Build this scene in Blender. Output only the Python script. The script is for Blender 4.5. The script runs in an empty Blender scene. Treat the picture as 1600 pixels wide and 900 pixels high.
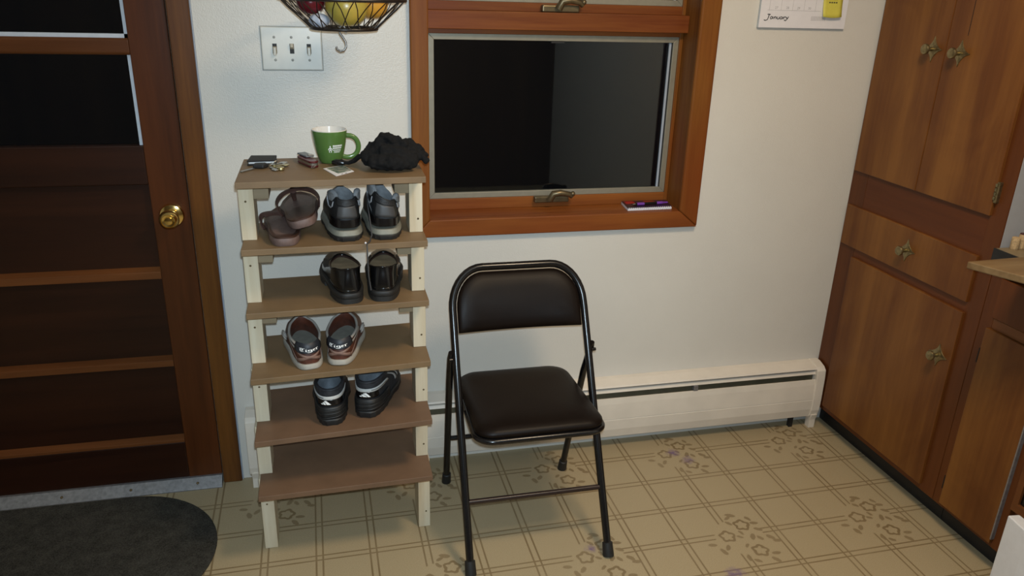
import bpy, bmesh, math, random
from mathutils import Vector, Matrix
random.seed(7)
S = bpy.context.scene
COL = S.collection
PI = math.pi

# ------------------------------------------------------------------ camera
cam_d = bpy.data.cameras.new('camera')
cam_d.sensor_width = 36.0
cam_d.lens = 36.0 * 1217.42 / 1600.0
cam_d.clip_start = 0.02
cam = bpy.data.objects.new('camera', cam_d)
COL.objects.link(cam)
CAM = Vector((0.0, -2.3231, 1.5434))
RX = Vector((0.97287, -0.22954, 0.02885))
DN = Vector((-0.05634, -0.35604, -0.93277))
FW = Vector((0.22438, 0.90584, -0.35931))
m = Matrix(((RX.x, -DN.x, -FW.x, CAM.x), (RX.y, -DN.y, -FW.y, CAM.y), (RX.z, -DN.z, -FW.z, CAM.z), (0, 0, 0, 1)))
cam.matrix_world = m
S.camera = cam

# ------------------------------------------------------------------ world, lights, exposure
W = bpy.data.worlds.new('night')
S.world = W
W.use_nodes = True
W.node_tree.nodes['Background'].inputs[0].default_value = (0.5, 0.6, 0.8, 1)
W.node_tree.nodes['Background'].inputs[1].default_value = 0.004
FLASH_W, FILL_W, LAMP_W = 58.0, 56.0, 23.0
FLASH_C = (0.68, 0.86, 1.0)
fl_pos = CAM + RX * 0.01 - DN * 0.035
fl_d = bpy.data.lights.new('camera_flash', 'POINT')
fl_d.energy = FLASH_W
fl_d.color = FLASH_C
fl_d.shadow_soft_size = 0.012
fl = bpy.data.objects.new('camera_flash', fl_d)
fl.location = fl_pos
COL.objects.link(fl)
# fill spot added at the flash to brighten left and middle, aimed slightly left
bm_d = bpy.data.lights.new('flash_fill_spot', 'SPOT')
bm_d.energy = FILL_W
bm_d.color = FLASH_C
bm_d.shadow_soft_size = 0.012
bm_d.spot_size = math.radians(64)
bm_d.spot_blend = 1.0
bmo = bpy.data.objects.new('flash_fill_spot', bm_d)
bmo.location = fl_pos
bmo.rotation_euler = (Vector((0.30, 0.0, 0.58)) - fl_pos).to_track_quat('-Z', 'Y').to_euler()
COL.objects.link(bmo)
S.view_settings.view_transform = 'Standard'
S.view_settings.look = 'None'
S.view_settings.exposure = 0.0
S.view_settings.gamma = 1.0
S.view_settings.use_curve_mapping = False


# ------------------------------------------------------------------ node helpers
class NT:
    def __init__(s, name):
        s.mat = bpy.data.materials.new(name)
        s.mat.use_nodes = True
        s.t = s.mat.node_tree
        s.b = s.t.nodes['Principled BSDF']
        s.out = s.t.nodes['Material Output']

    def n(s, typ, **kw):
        nd = s.t.nodes.new(typ)
        for k, v in kw.items():
            setattr(nd, k, v)
        return nd

    def put(s, sock, v):
        if isinstance(v, bpy.types.NodeSocket):
            s.t.links.new(v, sock)
        else:
            sock.default_value = v

    def m(s, op, a, b=0.0, c=0.0, clamp=False):
        nd = s.n('ShaderNodeMath', operation=op, use_clamp=clamp)
        s.put(nd.inputs[0], a)
        s.put(nd.inputs[1], b)
        s.put(nd.inputs[2], c)
        return nd.outputs[0]

    def co(s, scale=(1, 1, 1), kind='Object', loc=(0, 0, 0)):
        tc = s.n('ShaderNodeTexCoord')
        mp = s.n('ShaderNodeMapping')
        mp.inputs['Scale'].default_value = scale
        mp.inputs['Location'].default_value = loc
        s.t.links.new(tc.outputs[kind], mp.inputs[0])
        return mp.outputs[0]

    def noise(s, vec, scale, detail=3.0, rough=0.55, dist=0.0):
        nd = s.n('ShaderNodeTexNoise')
        s.put(nd.inputs['Vector'], vec)
        nd.inputs['Scale'].default_value = scale
        nd.inputs['Detail'].default_value = detail
        nd.inputs['Roughness'].default_value = rough
        nd.inputs['Distortion'].default_value = dist
        return nd.outputs['Fac']

    def ramp(s, fac, stops):
        nd = s.n('ShaderNodeValToRGB')
        s.put(nd.inputs[0], fac)
        el = nd.color_ramp.elements
        while len(el) < len(stops):
            el.new(0.5)
        for e, (p, c) in zip(el, stops):
            e.position = p
            e.color = (c[0], c[1], c[2], 1)
        return nd.outputs[0]

    def mix(s, f, a, b, blend='MIX'):
        nd = s.n('ShaderNodeMix', data_type='RGBA', blend_type=blend)
        s.put(nd.inputs[0], f)
        for sock, v in ((nd.inputs[6], a), (nd.inputs[7], b)):
            if isinstance(v, tuple) and len(v) == 3:
                v = (*v, 1)
            s.put(sock, v)
        return nd.outputs[2]

    def bump(s, h, strength, dist=0.002):
        nd = s.n('ShaderNodeBump')
        nd.inputs['Strength'].default_value = strength
        nd.inputs['Distance'].default_value = dist
        s.put(nd.inputs['Height'], h)
        s.t.links.new(nd.outputs[0], s.b.inputs['Normal'])

    def base(s, c, rough=0.5, metal=0.0, spec=0.5):
        if isinstance(c, tuple):
            c = (*c[:3], 1)
        s.put(s.b.inputs['Base Color'], c)
        s.put(s.b.inputs['Roughness'], rough)
        s.b.inputs['Metallic'].default_value = metal
        s.b.inputs['Specular IOR Level'].default_value = spec
        return s.mat


def srgb(r, g, b):
    f = lambda c: (c / 255 / 12.92) if c <= 10 else ((c / 255 + 0.055) / 1.055) ** 2.4
    return (f(r), f(g), f(b))


def mul(c, k):
    return tuple(x * k for x in c)


def plain(name, c, rough=0.5, metal=0.0, spec=0.5, var=0.12, sc=40, bump=0.0, bsc=200, bd=0.001):
    t = NT(name)
    v = t.co()
    f = t.noise(v, sc, 3)
    col = t.ramp(f, [(0.3, mul(c, 1 - var)), (0.7, mul(c, 1 + var))])
    t.base(col, rough, metal, spec)
    if bump:
        t.bump(t.noise(v, bsc, 2), bump, bd)
    return t.mat


def wood(name, dark, light, axis='x', fine=60, broad=6, rough=0.4, spec=0.3, stretch=0.05, bump=0.06, red=None):
    """grain runs along axis; broad bands plus fine fibres"""
    t = NT(name)
    sc = [1, 1, 1]
    sc['xyz'.index(axis)] = stretch
    v = t.co(tuple(sc))
    f1 = t.noise(v, broad, 3, 0.55, 0.6)
    f2 = t.noise(v, fine, 4, 0.6, 0.2)
    f = t.m('ADD', t.m('MULTIPLY', f1, 0.72), t.m('MULTIPLY', f2, 0.28))
    col = t.ramp(f, [(0.34, dark), (0.5, tuple((a + b) / 2 for a, b in zip(dark, light))), (0.66, light)])
    if red:
        f3 = t.noise(t.co(tuple(0.6 if k == 1 else 0.35 for k in sc)), 5, 2)
        col = t.mix(t.m('MULTIPLY', t.m('SUBTRACT', f3, 0.4, clamp=True), 2.2, clamp=True), col, red)
    t.base(col, rough + 0.04, 0, spec)
    t.bump(f2, bump, 0.001)
    return t.mat


# ------------------------------------------------------------------ mesh builder
class MB:
    def __init__(s):
        s.v, s.f = [], []

    def add(s, vs, fs):
        o = len(s.v)
        s.v += [tuple(p) for p in vs]
        s.f += [tuple(i + o for i in f) for f in fs]
        return s

    def box(s, x0, x1, y0, y1, z0, z1):
        return s.add([(x0, y0, z0), (x1, y0, z0), (x1, y1, z0), (x0, y1, z0), (x0, y0, z1), (x1, y0, z1), (x1, y1, z1), (x0, y1, z1)],
                     [(0, 3, 2, 1), (4, 5, 6, 7), (0, 1, 5, 4), (1, 2, 6, 5), (2, 3, 7, 6), (3, 0, 4, 7)])

    def prism(s, poly, z0, z1):
        n = len(poly)
        a = sum(poly[i][0] * poly[(i + 1) % n][1] - poly[(i + 1) % n][0] * poly[i][1] for i in range(n))
        if a < 0:
            poly = poly[::-1]
        vs = [(x, y, z0) for x, y in poly] + [(x, y, z1) for x, y in poly]
        fs = [tuple(range(n - 1, -1, -1)), tuple(range(n, 2 * n))]
        fs += [(i, (i + 1) % n, n + (i + 1) % n, n + i) for i in range(n)]
        return s.add(vs, fs)

    def prism_x(s, prof, x0, x1):
        """profile of (y,z) swept along x"""
        n = len(prof)
        a = sum(prof[i][0] * prof[(i + 1) % n][1] - prof[(i + 1) % n][0] * prof[i][1] for i in range(n))
        if a < 0:
            prof = prof[::-1]
        vs = [(x0, y, z) for y, z in prof] + [(x1, y, z) for y, z in prof]
        fs = [tuple(range(n - 1, -1, -1)), tuple(range(n, 2 * n))]
        fs += [(i, (i + 1) % n, n + (i + 1) % n, n + i) for i in range(n)]
        return s.add(vs, fs)

    def loft(s, rings, closed=True, cap0=True, cap1=True):
        n = len(rings[0])
        vs = [p for r in rings for p in r]
        fs = []
        for k in range(len(rings) - 1):
            for i in range(n if closed else n - 1):
                j = (i + 1) % n
                fs.append((k * n + i, k * n + j, (k + 1) * n + j, (k + 1) * n + i))
        if closed and cap0:
            fs.append(tuple(range(n - 1, -1, -1)))
        if closed and cap1:
            fs.append(tuple(range((len(rings) - 1) * n, len(rings) * n)))
        return s.add(vs, fs)

    def tube(s, pts, r, n=10, closed=False, flat=None, cap=True):
        """r number or list; flat=(width factor, thickness factor, up vector)"""
        P = [Vector(p) for p in pts]
        N = len(P)
        R = r if isinstance(r, (list, tuple)) else [r] * N
        up = Vector((0.13, 0.21, 0.97)).normalized()
        rings = []
        prev = None
        for i in range(N):
            if closed:
                d = P[(i + 1) % N] - P[i - 1]
            else:
                d = P[min(i + 1, N - 1)] - P[max(i - 1, 0)]
            d.normalize()
            if flat:
                a = d.cross(Vector(flat[2]))
                if a.length < 1e-4:
                    a = d.orthogonal()
                a.normalize()
            elif prev is None:
                a = d.cross(up)
                if a.length < 0.1:
                    a = d.cross(Vector((1, 0, 0)))
                a.normalize()
            else:
                a = prev - d * prev.dot(d)
                a.normalize()
            prev = a
            b = d.cross(a)
            wa, wb = (flat[0], flat[1]) if flat else (1, 1)
            rings.append([tuple(P[i] + a * (math.cos(t) * R[i] * wa) + b * (math.sin(t) * R[i] * wb)) for t in [2 * PI * k / n for k in range(n)]])
        if closed:
            vs = [p for q in rings for p in q]
            fs = []
            for k in range(N):
                k2 = (k + 1) % N
                for i in range(n):
                    j = (i + 1) % n
                    fs.append((k * n + i, k * n + j, k2 * n + j, k2 * n + i))
            return s.add(vs, fs)
        return s.loft(rings, cap0=cap, cap1=cap)

    def lathe(s, prof, n=24, at=(0, 0, 0), axis=(0, 0, 1)):
        """prof of (radius, height) from bottom to top"""
        A = Vector(axis).normalized()
        u = A.orthogonal().normalized()
        w = A.cross(u)
        c = Vector(at)
        rings = [[tuple(c + A * h + (u * math.cos(2 * PI * i / n) + w * math.sin(2 * PI * i / n)) * max(r, 1e-5)) for i in range(n)] for r, h in prof]
        return s.loft(rings)

    def sphere(s, c, r, n=20, k=12, sc=(1, 1, 1)):
        rings = []
        for a in range(k + 1):
            ph = -PI / 2 + PI * a / k
            rr = max(math.cos(ph), 1e-4)
            rings.append([(c[0] + r * sc[0] * rr * math.cos(2 * PI * i / n), c[1] + r * sc[1] * rr * math.sin(2 * PI * i / n), c[2] + r * sc[2] * math.sin(ph)) for i in range(n)])
        return s.loft(rings)


def obj(name, mb, mat, parent=None, bevel=0.0, smooth=None, local=False, seg=2, weld=False):
    me = bpy.data.meshes.new(name)
    off = Vector((0, 0, 0))
    if parent is not None and not local:
        q = parent
        while q is not None:
            off = off + q.location
            q = q.parent
    me.from_pydata([tuple(Vector(v) - off) for v in mb.v], [], mb.f)
    me.validate()
    if weld:
        bm = bmesh.new()
        bm.from_mesh(me)
        bmesh.ops.remove_doubles(bm, verts=bm.verts, dist=1e-5)
        bmesh.ops.recalc_face_normals(bm, faces=bm.faces)
        bm.to_mesh(me)
        bm.free()
    me.update()
    o = bpy.data.objects.new(name, me)
    COL.objects.link(o)
    if mat:
        me.materials.append(mat)
    if parent is not None:
        o.parent = parent
    if smooth:
        me.polygons.foreach_set('use_smooth', [True] * len(me.polygons))
        me.set_sharp_from_angle(angle=math.radians(smooth))
    if bevel:
        b = o.modifiers.new('bevel', 'BEVEL')
        b.width = bevel
        b.segments = seg
        b.limit_method = 'ANGLE'
    return o


def tag(o, label, cat, group=None, kind=None):
    o['label'] = label
    o['category'] = cat
    if group:
        o['group'] = group
    if kind:
        o['kind'] = kind
    return o


def thing(name, label, cat, loc=(0, 0, 0), rot=(0, 0, 0), group=None):
    o = bpy.data.objects.new(name, None)
    COL.objects.link(o)
    o.location = loc
    o.rotation_euler = rot
    return tag(o, label, cat, group)


def struct(o):
    o['kind'] = 'structure'
    return o


def text_mb(body, size, fn, shear=0.0, align='CENTER'):
    """flat lettering: every vertex (u,v) of the typeset text is sent through fn"""
    cu = bpy.data.curves.new('lettering', 'FONT')
    cu.body = body
    cu.size = size
    cu.shear = shear
    cu.align_x = align
    cu.resolution_u = 3
    ob = bpy.data.objects.new('lettering', cu)
    me = bpy.data.meshes.new_from_object(ob)
    b = MB()
    b.add([fn(v.co.x, v.co.y) for v in me.vertices], [tuple(p.vertices) for p in me.polygons])
    bpy.data.objects.remove(ob)
    bpy.data.curves.remove(cu)
    bpy.data.meshes.remove(me)
    return b


# ------------------------------------------------------------------ materials
def wall_paint(name, c):
    t = NT(name)
    v = t.co()
    f = t.noise(v, 3.0, 3)
    t.base(t.ramp(f, [(0.3, mul(c, 0.97)), (0.7, mul(c, 1.02))]), 0.38, 0, 0.5)
    h = t.m('ADD', t.noise(v, 260, 2, 0.5), t.m('MULTIPLY', t.noise(v, 110, 2), 0.7))
    t.bump(h, 0.16, 0.004)
    return t.mat


M_wall = wall_paint('wall_paint', (0.66, 0.63, 0.57))
M_ceil = plain('ceiling_paint', (0.75, 0.73, 0.68), 0.8, var=0.03)
M_panel = wood('dark_panelling', (0.075, 0.050, 0.032), (0.13, 0.085, 0.052), 'z', rough=0.5)  # invented finish for the unseen rear wall, keeps the window reflection dark
M_trimw = wood('window_wood',(0.1250, 0.0300, 0.0060), (0.2700, 0.0880, 0.0170), 'x', 120, 14, 0.42, spec=0.22, red=(0.1620, 0.0300, 0.0060))
M_trimv = wood('window_wood_vertical', (0.1150, 0.0340, 0.0060), (0.2500, 0.0950, 0.0170), 'z', 120, 14, 0.42, spec=0.18, red=(0.1800, 0.0350, 0.0065))
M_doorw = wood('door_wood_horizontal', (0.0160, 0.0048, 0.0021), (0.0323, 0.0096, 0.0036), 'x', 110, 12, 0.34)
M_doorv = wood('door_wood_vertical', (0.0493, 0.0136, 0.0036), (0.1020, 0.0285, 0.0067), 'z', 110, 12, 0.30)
M_casev = wood('casing_wood', (0.060, 0.019, 0.0045), (0.165, 0.062, 0.0115), 'z', 110, 10, 0.30)
M_ledge = wood('door_ledge_wood', (0.0930, 0.0300, 0.0080), (0.1612, 0.0550, 0.0160), 'x', 110, 12, 0.32)  # paler than the door wood: light caught by the ledge tops, painted in
def veneer(name):
    t = NT(name)
    f1 = t.noise(t.co((1, 1, 0.06)), 8, 2, 0.5, 0.5)
    f2 = t.noise(t.co((1, 1, 0.05)), 80, 4, 0.6, 0.2)
    f3 = t.noise(t.co((1, 1, 0.55)), 5, 3, 0.6, 1.2)
    f = t.m('ADD', t.m('ADD', t.m('MULTIPLY', f1, 0.55), t.m('MULTIPLY', f2, 0.17)), t.m('MULTIPLY', f3, 0.28))
    col = t.ramp(f, [(0.36, (0.092, 0.027, 0.0054)), (0.46, (0.130, 0.043, 0.0090)), (0.54, (0.168, 0.062, 0.0128)), (0.64, (0.215, 0.085, 0.0180))])
    t.base(col, 0.40, 0, 0.3)
    t.bump(f2, 0.05, 0.001)
    return t.mat


M_cabv = veneer('cabinet_veneer')
M_cabf = wood('cabinet_frame_wood', (0.0736, 0.0197, 0.0043), (0.1288, 0.0377, 0.0081), 'z', 90, 8, 0.36)
M_cabh = wood('cabinet_rail_wood', (0.0782, 0.0197, 0.0043), (0.1380, 0.0377, 0.0081), 'x', 90, 8, 0.36)
M_pine = wood('pine_stud', (0.5040, 0.4048, 0.2625), (0.6720, 0.6072, 0.4620), 'z', 70, 22, 0.55, bump=0.03)
M_batten = wood('batten_wood', (0.2160, 0.1643, 0.0990), (0.2760, 0.2170, 0.1386), 'x', 70, 16, 0.6, bump=0.03)
M_mdf = plain('fibreboard', (0.1764, 0.1102, 0.0528), 0.55, var=0.10, sc=14, bump=0.05, bsc=400)
M_mdf_r = plain('fibreboard_reddish', (0.1540, 0.0870, 0.0492), 0.55, var=0.10, sc=14, bump=0.05, bsc=400)
M_board = wood('pine_board', (0.150, 0.090, 0.038), (0.245, 0.165, 0.080), 'x', 80, 22, 0.5)
M_alu = plain('screen_aluminium', (0.27, 0.245, 0.185), 0.48, 0.3, var=0.06)
M_alum_dull = plain('threshold_aluminium', (0.26, 0.26, 0.27), 0.42, 0.6, var=0.2, sc=80)
M_screw = plain('grey_screw', (0.22, 0.21, 0.18), 0.45, 0.3, var=0.2)
M_bronze = plain('latch_bronze', (0.16, 0.12, 0.065), 0.38, 0.75, var=0.2)
M_brass = plain('polished_brass', (0.78, 0.56, 0.20), 0.14, 1.0, var=0.05)
M_oldbrass = plain('antique_brass', (0.27, 0.22, 0.115), 0.36, 0.9, var=0.3, sc=120)
M_heat = plain('heater_enamel', (0.7245, 0.6552, 0.5612), 0.42, var=0.05, sc=10)
M_heat_in = plain('heater_inside', (0.10, 0.085, 0.05), 0.6)
M_white = plain('white_enamel', (0.74, 0.74, 0.76), 0.4, var=0.03)
M_whitestrip = plain('white_vinyl', (0.36, 0.40, 0.46), 0.5, var=0.03)
M_putty = plain('putty_strip', (0.60, 0.64, 0.70), 0.6, var=0.04)
M_plate = plain('switch_plate_ivory', (0.66, 0.65, 0.59), 0.3, var=0.03)
M_switch = plain('switch_toggle_ivory', (0.42, 0.37, 0.27), 0.35)
M_black = plain('black_gloss', (0.006, 0.005, 0.005), 0.22, var=0.2)
M_blackmatt = plain('black_matt', (0.010, 0.0095, 0.010), 0.6, var=0.3)
M_toe = plain('toe_kick_rubber', (0.008, 0.008, 0.009), 0.45)
M_seam = plain('dark_gap', (0.012, 0.006, 0.003), 0.8)
M_vinyl = plain('brown_black_vinyl', (0.0062, 0.0032, 0.0020), 0.46, spec=0.16, var=0.15, sc=25, bump=0.12, bsc=500, bd=0.0006)
M_rubber = plain('rubber_cap', (0.010, 0.010, 0.010), 0.55)
M_paper = plain('paper_white', (0.74, 0.72, 0.74), 0.6, var=0.02)
M_pageedge = plain('page_edges', (0.50, 0.54, 0.57), 0.7, var=0.06, sc=300)
M_ink = plain('ink_dark', (0.03, 0.03, 0.035), 0.7)
M_inkgrey = plain('ink_grey', (0.35, 0.34, 0.35), 0.7)
M_sticky = plain('sticky_yellow', (0.62, 0.55, 0.08), 0.6, var=0.05)
M_wire = plain('basket_wire', (0.014, 0.009, 0.007), 0.35)
M_hook = plain('hook_steel', (0.30, 0.28, 0.26), 0.35, 0.8)


def glass_mat():
    t = NT('window_glass')
    t.t.nodes.remove(t.b)
    tr = t.n('ShaderNodeBsdfTransparent')
    tr.inputs[0].default_value = (0.93, 0.95, 0.94, 1)
    gl = t.n('ShaderNodeBsdfGlossy')
    gl.inputs['Roughness'].default_value = 0.02
    fr = t.n('ShaderNodeFresnel')
    fr.inputs[0].default_value = 1.5
    mx = t.n('ShaderNodeMixShader')
    t.t.links.new(fr.outputs[0], mx.inputs[0])
    t.t.links.new(tr.outputs[0], mx.inputs[1])
    t.t.links.new(gl.outputs[0], mx.inputs[2])
    t.t.links.new(mx.outputs[0], t.out.inputs[0])
    return t.mat


M_glass = glass_mat()


def floor_mat():
    t = NT('patterned_vinyl')
    tc = t.n('ShaderNodeTexCoord')
    sp = t.n('ShaderNodeSeparateXYZ')
    t.t.links.new(tc.outputs['Object'], sp.inputs[0])
    a, s = 0.01034, 0.1524
    ca, sa = math.cos(a), math.sin(a)
    dx = t.m('SUBTRACT', sp.outputs[0], 0.98809)
    dy = t.m('SUBTRACT', sp.outputs[1], -0.4339)
    i = t.m('DIVIDE', t.m('ADD', t.m('MULTIPLY', dx, ca), t.m('MULTIPLY', dy, sa)), s)
    j = t.m('DIVIDE', t.m('SUBTRACT', t.m('MULTIPLY', dx, sa), t.m('MULTIPLY', dy, ca)), s)

    def lines(c):
        d = t.m('ABSOLUTE', t.m('SUBTRACT', t.m('FRACT', t.m('ADD', c, 0.5)), 0.5))
        e = t.m('ABSOLUTE', t.m('SUBTRACT', d, 0.062))
        return t.m('SUBTRACT', 1.0, t.m('DIVIDE', t.m('SUBTRACT', e, 0.012), 0.010, clamp=True), clamp=True)

    def cell(c, k):
        return t.m('SUBTRACT', t.m('MULTIPLY', t.m('FRACT', t.m('DIVIDE', t.m('ADD', t.m('SUBTRACT', c, k), 1.5), 3.0)), 3.0), 1.5)
    u, v = cell(i, 1.2), cell(j, 1.12)
    wob = t.noise(tc.outputs['Object'], 90, 2)
    un = t.m('ADD', u, t.m('MULTIPLY', t.m('SUBTRACT', wob, 0.5), 0.06))

    def dist(cu, cv):
        p, q = t.m('SUBTRACT', un, cu), t.m('SUBTRACT', v, cv)
        return p, q, t.m('SQRT', t.m('ADD', t.m('MULTIPLY', p, p), t.m('MULTIPLY', q, q)))
    pat = None

    def acc(x):
        nonlocal pat
        pat = x if pat is None else t.m('MAXIMUM', pat, x)
    for cu, cv, ph in ((0.19, -0.36, 0.3), (-0.27, -0.09, 1.0), (0.17, 0.42, 0.0)):
        p, q, d = dist(cu, cv)
        th = t.m('ARCTAN2', q, p)
        r = t.m('ADD', 0.135, t.m('MULTIPLY', t.m('COSINE', t.m('ADD', t.m('MULTIPLY', th, 5.0), ph)), 0.018))
        e = t.m('ABSOLUTE', t.m('SUBTRACT', d, r))
        acc(t.m('SUBTRACT', 1.0, t.m('DIVIDE', t.m('SUBTRACT', e, 0.024), 0.014, clamp=True), clamp=True))
    leaves = [(0.10, -0.69, 0.4, .11), (0.0, -0.62, -0.5, .08), (-0.05, -0.46, 0.9, .08), (0.47, -0.37, 0.2, .09), (0.42, -0.52, 1.2, .08),
              (0.46, -0.17, 0.6, .09), (-0.69, 0.09, 0.2, .09), (-0.56, 0.31, 1.3, .10), (-0.42, 0.22, 2.2, .09), (0.58, 0.10, 0.9, .10),
              (0.66, 0.22, 0.2, .09), (0.34, 0.72, 1.0, .10), (0.44, 0.55, 0.1, .09), (-0.16, 0.58, 1.6, .09), (-0.03, 0.68, 0.7, .08),
              (-0.03, -0.03, 0.6, .07), (0.23, 0.02, 2.0, .10), (0.06, -0.14, 1.2, .07), (0.36, 0.08, 1.1, .08), (-0.02, 0.24, 2.4, .07)]
    for cu, cv, an, ln in leaves:
        p, q, d = dist(cu, cv)
        al = t.m('ADD', t.m('MULTIPLY', p, math.cos(an)), t.m('MULTIPLY', q, math.sin(an)))
        ac = t.m('SUBTRACT', t.m('MULTIPLY', q, math.cos(an)), t.m('MULTIPLY', p, math.sin(an)))
        al, ac = t.m('DIVIDE', al, ln), t.m('DIVIDE', ac, ln * 0.50)
        e = t.m('ADD', t.m('MULTIPLY', al, al), t.m('MULTIPLY', ac, ac))
        acc(t.m('MULTIPLY', t.m('SUBTRACT', 1.0, t.m('DIVIDE', t.m('SUBTRACT', e, 0.8), 0.4, clamp=True), clamp=True), 0.85))
    _, _, dc = dist(-0.02, -0.02)
    keep = t.m('DIVIDE', t.m('SUBTRACT', dc, 0.50), 0.03, clamp=True)
    ln = t.m('MULTIPLY', t.m('MAXIMUM', lines(i), lines(j)), keep)
    wear = t.noise(tc.outputs['Object'], 7, 3)
    mask = t.m('MULTIPLY', t.m('MAXIMUM', ln, pat), t.m('ADD', 0.45, t.m('MULTIPLY', wear, 0.55)))
    f = t.noise(tc.outputs['Object'], 420, 3, 0.7)
    g = t.noise(tc.outputs['Object'], 2.2, 3)
    base = t.ramp(f, [(0.3, (0.31, 0.240, 0.135)), (0.7, (0.485, 0.395, 0.252))])
    base = t.mix(t.m('MULTIPLY', g, 0.5), base, (0.36, 0.285, 0.165))
    col = t.mix(mask, base, (0.165, 0.108, 0.046))
    # purple marker stains
    for sx, sy, rr in ((1.158, -0.128, 0.050), (1.192, -0.180, 0.050), (1.076, -0.745, 0.060), (0.700, -0.560, 0.035)):
        p, q = t.m('SUBTRACT', sp.outputs[0], sx), t.m('SUBTRACT', sp.outputs[1], sy)
        d = t.m('SQRT', t.m('ADD', t.m('MULTIPLY', p, p), t.m('MULTIPLY', q, q)))
        k = t.m('MULTIPLY', t.m('SUBTRACT', 1.0, t.m('DIVIDE', d, rr), clamp=True), t.noise(tc.outputs['Object'], 60, 3))
        k = t.m('MULTIPLY', t.m('SUBTRACT', k, 0.2, clamp=True), 2.6, clamp=True)
        col = t.mix(k, col, (0.16, 0.10, 0.20))
    t.base(col, 0.42, 0, 0.4)
    t.bump(t.noise(tc.outputs['Object'], 260, 2), 0.12, 0.001)
    return t.mat


# ------------------------------------------------------------------ room shell
ZC = 2.44
floor = struct(obj('floor', MB().box(-2.8, 2.5, -3.76, 0.12, -0.05, 0.0), floor_mat()))
ceil = struct(obj('ceiling', MB().box(-2.8, 2.5, -3.76, 0.12, ZC, ZC + 0.05), M_ceil))
# window hole
WX0, WX1, WZ0, WZ1 = 0.300, 1.146, 0.862, 1.98
DX0, DX1, DZ1 = -1.300, -0.384, 2.03
wb = MB()
wb.box(-2.8, DX0, 0, 0.12, 0, ZC)
wb.box(DX0, DX1, 0, 0.12, DZ1, ZC)
wb.box(DX1, WX0, 0, 0.12, 0, ZC)
wb.box(WX0, WX1, 0, 0.12, 0, WZ0)
wb.box(WX0, WX1, 0, 0.12, WZ1, ZC)
wb.box(WX1, 2.5, 0, 0.12, 0, ZC)
wall_back = struct(obj('wall_back', wb, M_wall))
wr = MB()
wr.box(2.43, 2.5, -1.16, 0.0, 0, ZC)
wr.box(1.83, 2.5, -3.66, -1.16, 0, ZC)  # unseen jog, added as a pale surface for the window to reflect
wall_right = struct(obj('wall_right', wr, M_wall))
wall_left = struct(obj('wall_left', MB().box(-2.8, -2.7, -3.66, 0, 0, ZC), M_wall))
wall_rear = struct(obj('wall_rear', MB().box(-2.8, 2.5, -3.76, -3.66, 0, ZC), M_panel))


# ------------------------------------------------------------------ ceiling lamp (its light lives here)
LX, LY = 0.92, -1.30
lamp = thing('ceiling_lamp', 'round white dome lamp fixed under the kitchen ceiling', 'lamp', (LX, LY, ZC))
obj('lamp_base', MB().lathe([(0.225, -0.025), (0.235, 0.0)], 32, (LX, LY, ZC)), M_white, lamp, smooth=40)
t = NT('lamp_dome_glow')
t.base((0.9, 0.85, 0.75), 0.4)
t.b.inputs['Emission Color'].default_value = (1, 0.74, 0.45, 1)
t.b.inputs['Emission Strength'].default_value = 2.0
obj('lamp_dome', MB().lathe([(0.02, -0.088), (0.11, -0.08), (0.185, -0.055), (0.215, -0.026)], 32, (LX, LY, ZC)), t.mat, lamp, smooth=60)
ld = bpy.data.lights.new('lamp_bulb', 'AREA')
ld.shape = 'DISK'
ld.size = 0.42
ld.energy = LAMP_W
ld.color = (1.0, 0.77, 0.52)
lo = bpy.data.objects.new('lamp_bulb', ld)
COL.objects.link(lo)
lo.parent = lamp
lo.location = (0, 0, -0.10)

# ------------------------------------------------------------------ window
win = struct(bpy.data.objects.new('window_1', None))
COL.objects.link(win)
win.location = (0.72, 0, WZ0)
cx0, cx1, cz0 = 0.2526, 1.2035, 0.8125
ci0, ci1, ciz = 0.3045, 1.1360, 0.8680
CT = 0.020


def mitre(x0, x1, z0, z1, sw0, sw1, ax):
    pass


def poly_y(poly, y0, y1):
    """(x,z) polygon given thickness in y"""
    b = MB()
    n = len(poly)
    a = sum(poly[i][0] * poly[(i + 1) % n][1] - poly[(i + 1) % n][0] * poly[i][1] for i in range(n))
    if a < 0:
        poly = poly[::-1]
    vs = [(x, y0, z) for x, z in poly] + [(x, y1, z) for x, z in poly]
    fs = [tuple(range(n)), tuple(range(2 * n - 1, n - 1, -1))]
    fs += [(i, n + i, n + (i + 1) % n, (i + 1) % n) for i in range(n)]
    return b.add(vs, fs)


obj('casing', poly_y([(cx0, cz0), (cx1, cz0), (ci1, ciz), (ci0, ciz)], -CT, 0), M_trimw, win, 0.003)
obj('casing', poly_y([(cx0, cz0), (ci0, ciz), (ci0, 1.98), (cx0, 2.04)], -CT, 0), M_trimv, win, 0.004)
obj('casing', poly_y([(cx1, cz0), (cx1, 2.04), (ci1, 1.98), (ci1, ciz)], -CT, 0), M_trimv, win, 0.006, seg=3)
obj('casing', poly_y([(cx0, 2.04), (ci0, 1.98), (ci1, 1.98), (cx1, 2.04)], -CT, 0), M_trimw, win, 0.004)
SY = 0.098   # sash front plane
obj('sill', MB().box(0.300, 1.146, -0.0005, SY + 0.03, 0.848, 0.8680), M_trimw, win)
obj('jamb', MB().box(0.2985, 0.3065, 0, SY + 0.03, 0.868, 1.98), M_trimv, win)
obj('jamb', MB().box(1.1395, 1.1475, 0, SY + 0.03, 0.868, 1.98), M_trimv, win)
obj('mullion', MB().box(0.3065, 1.1395, 0.065, SY + 0.025, 1.4255, 1.4775), M_trimw, win, 0.002)


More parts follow.
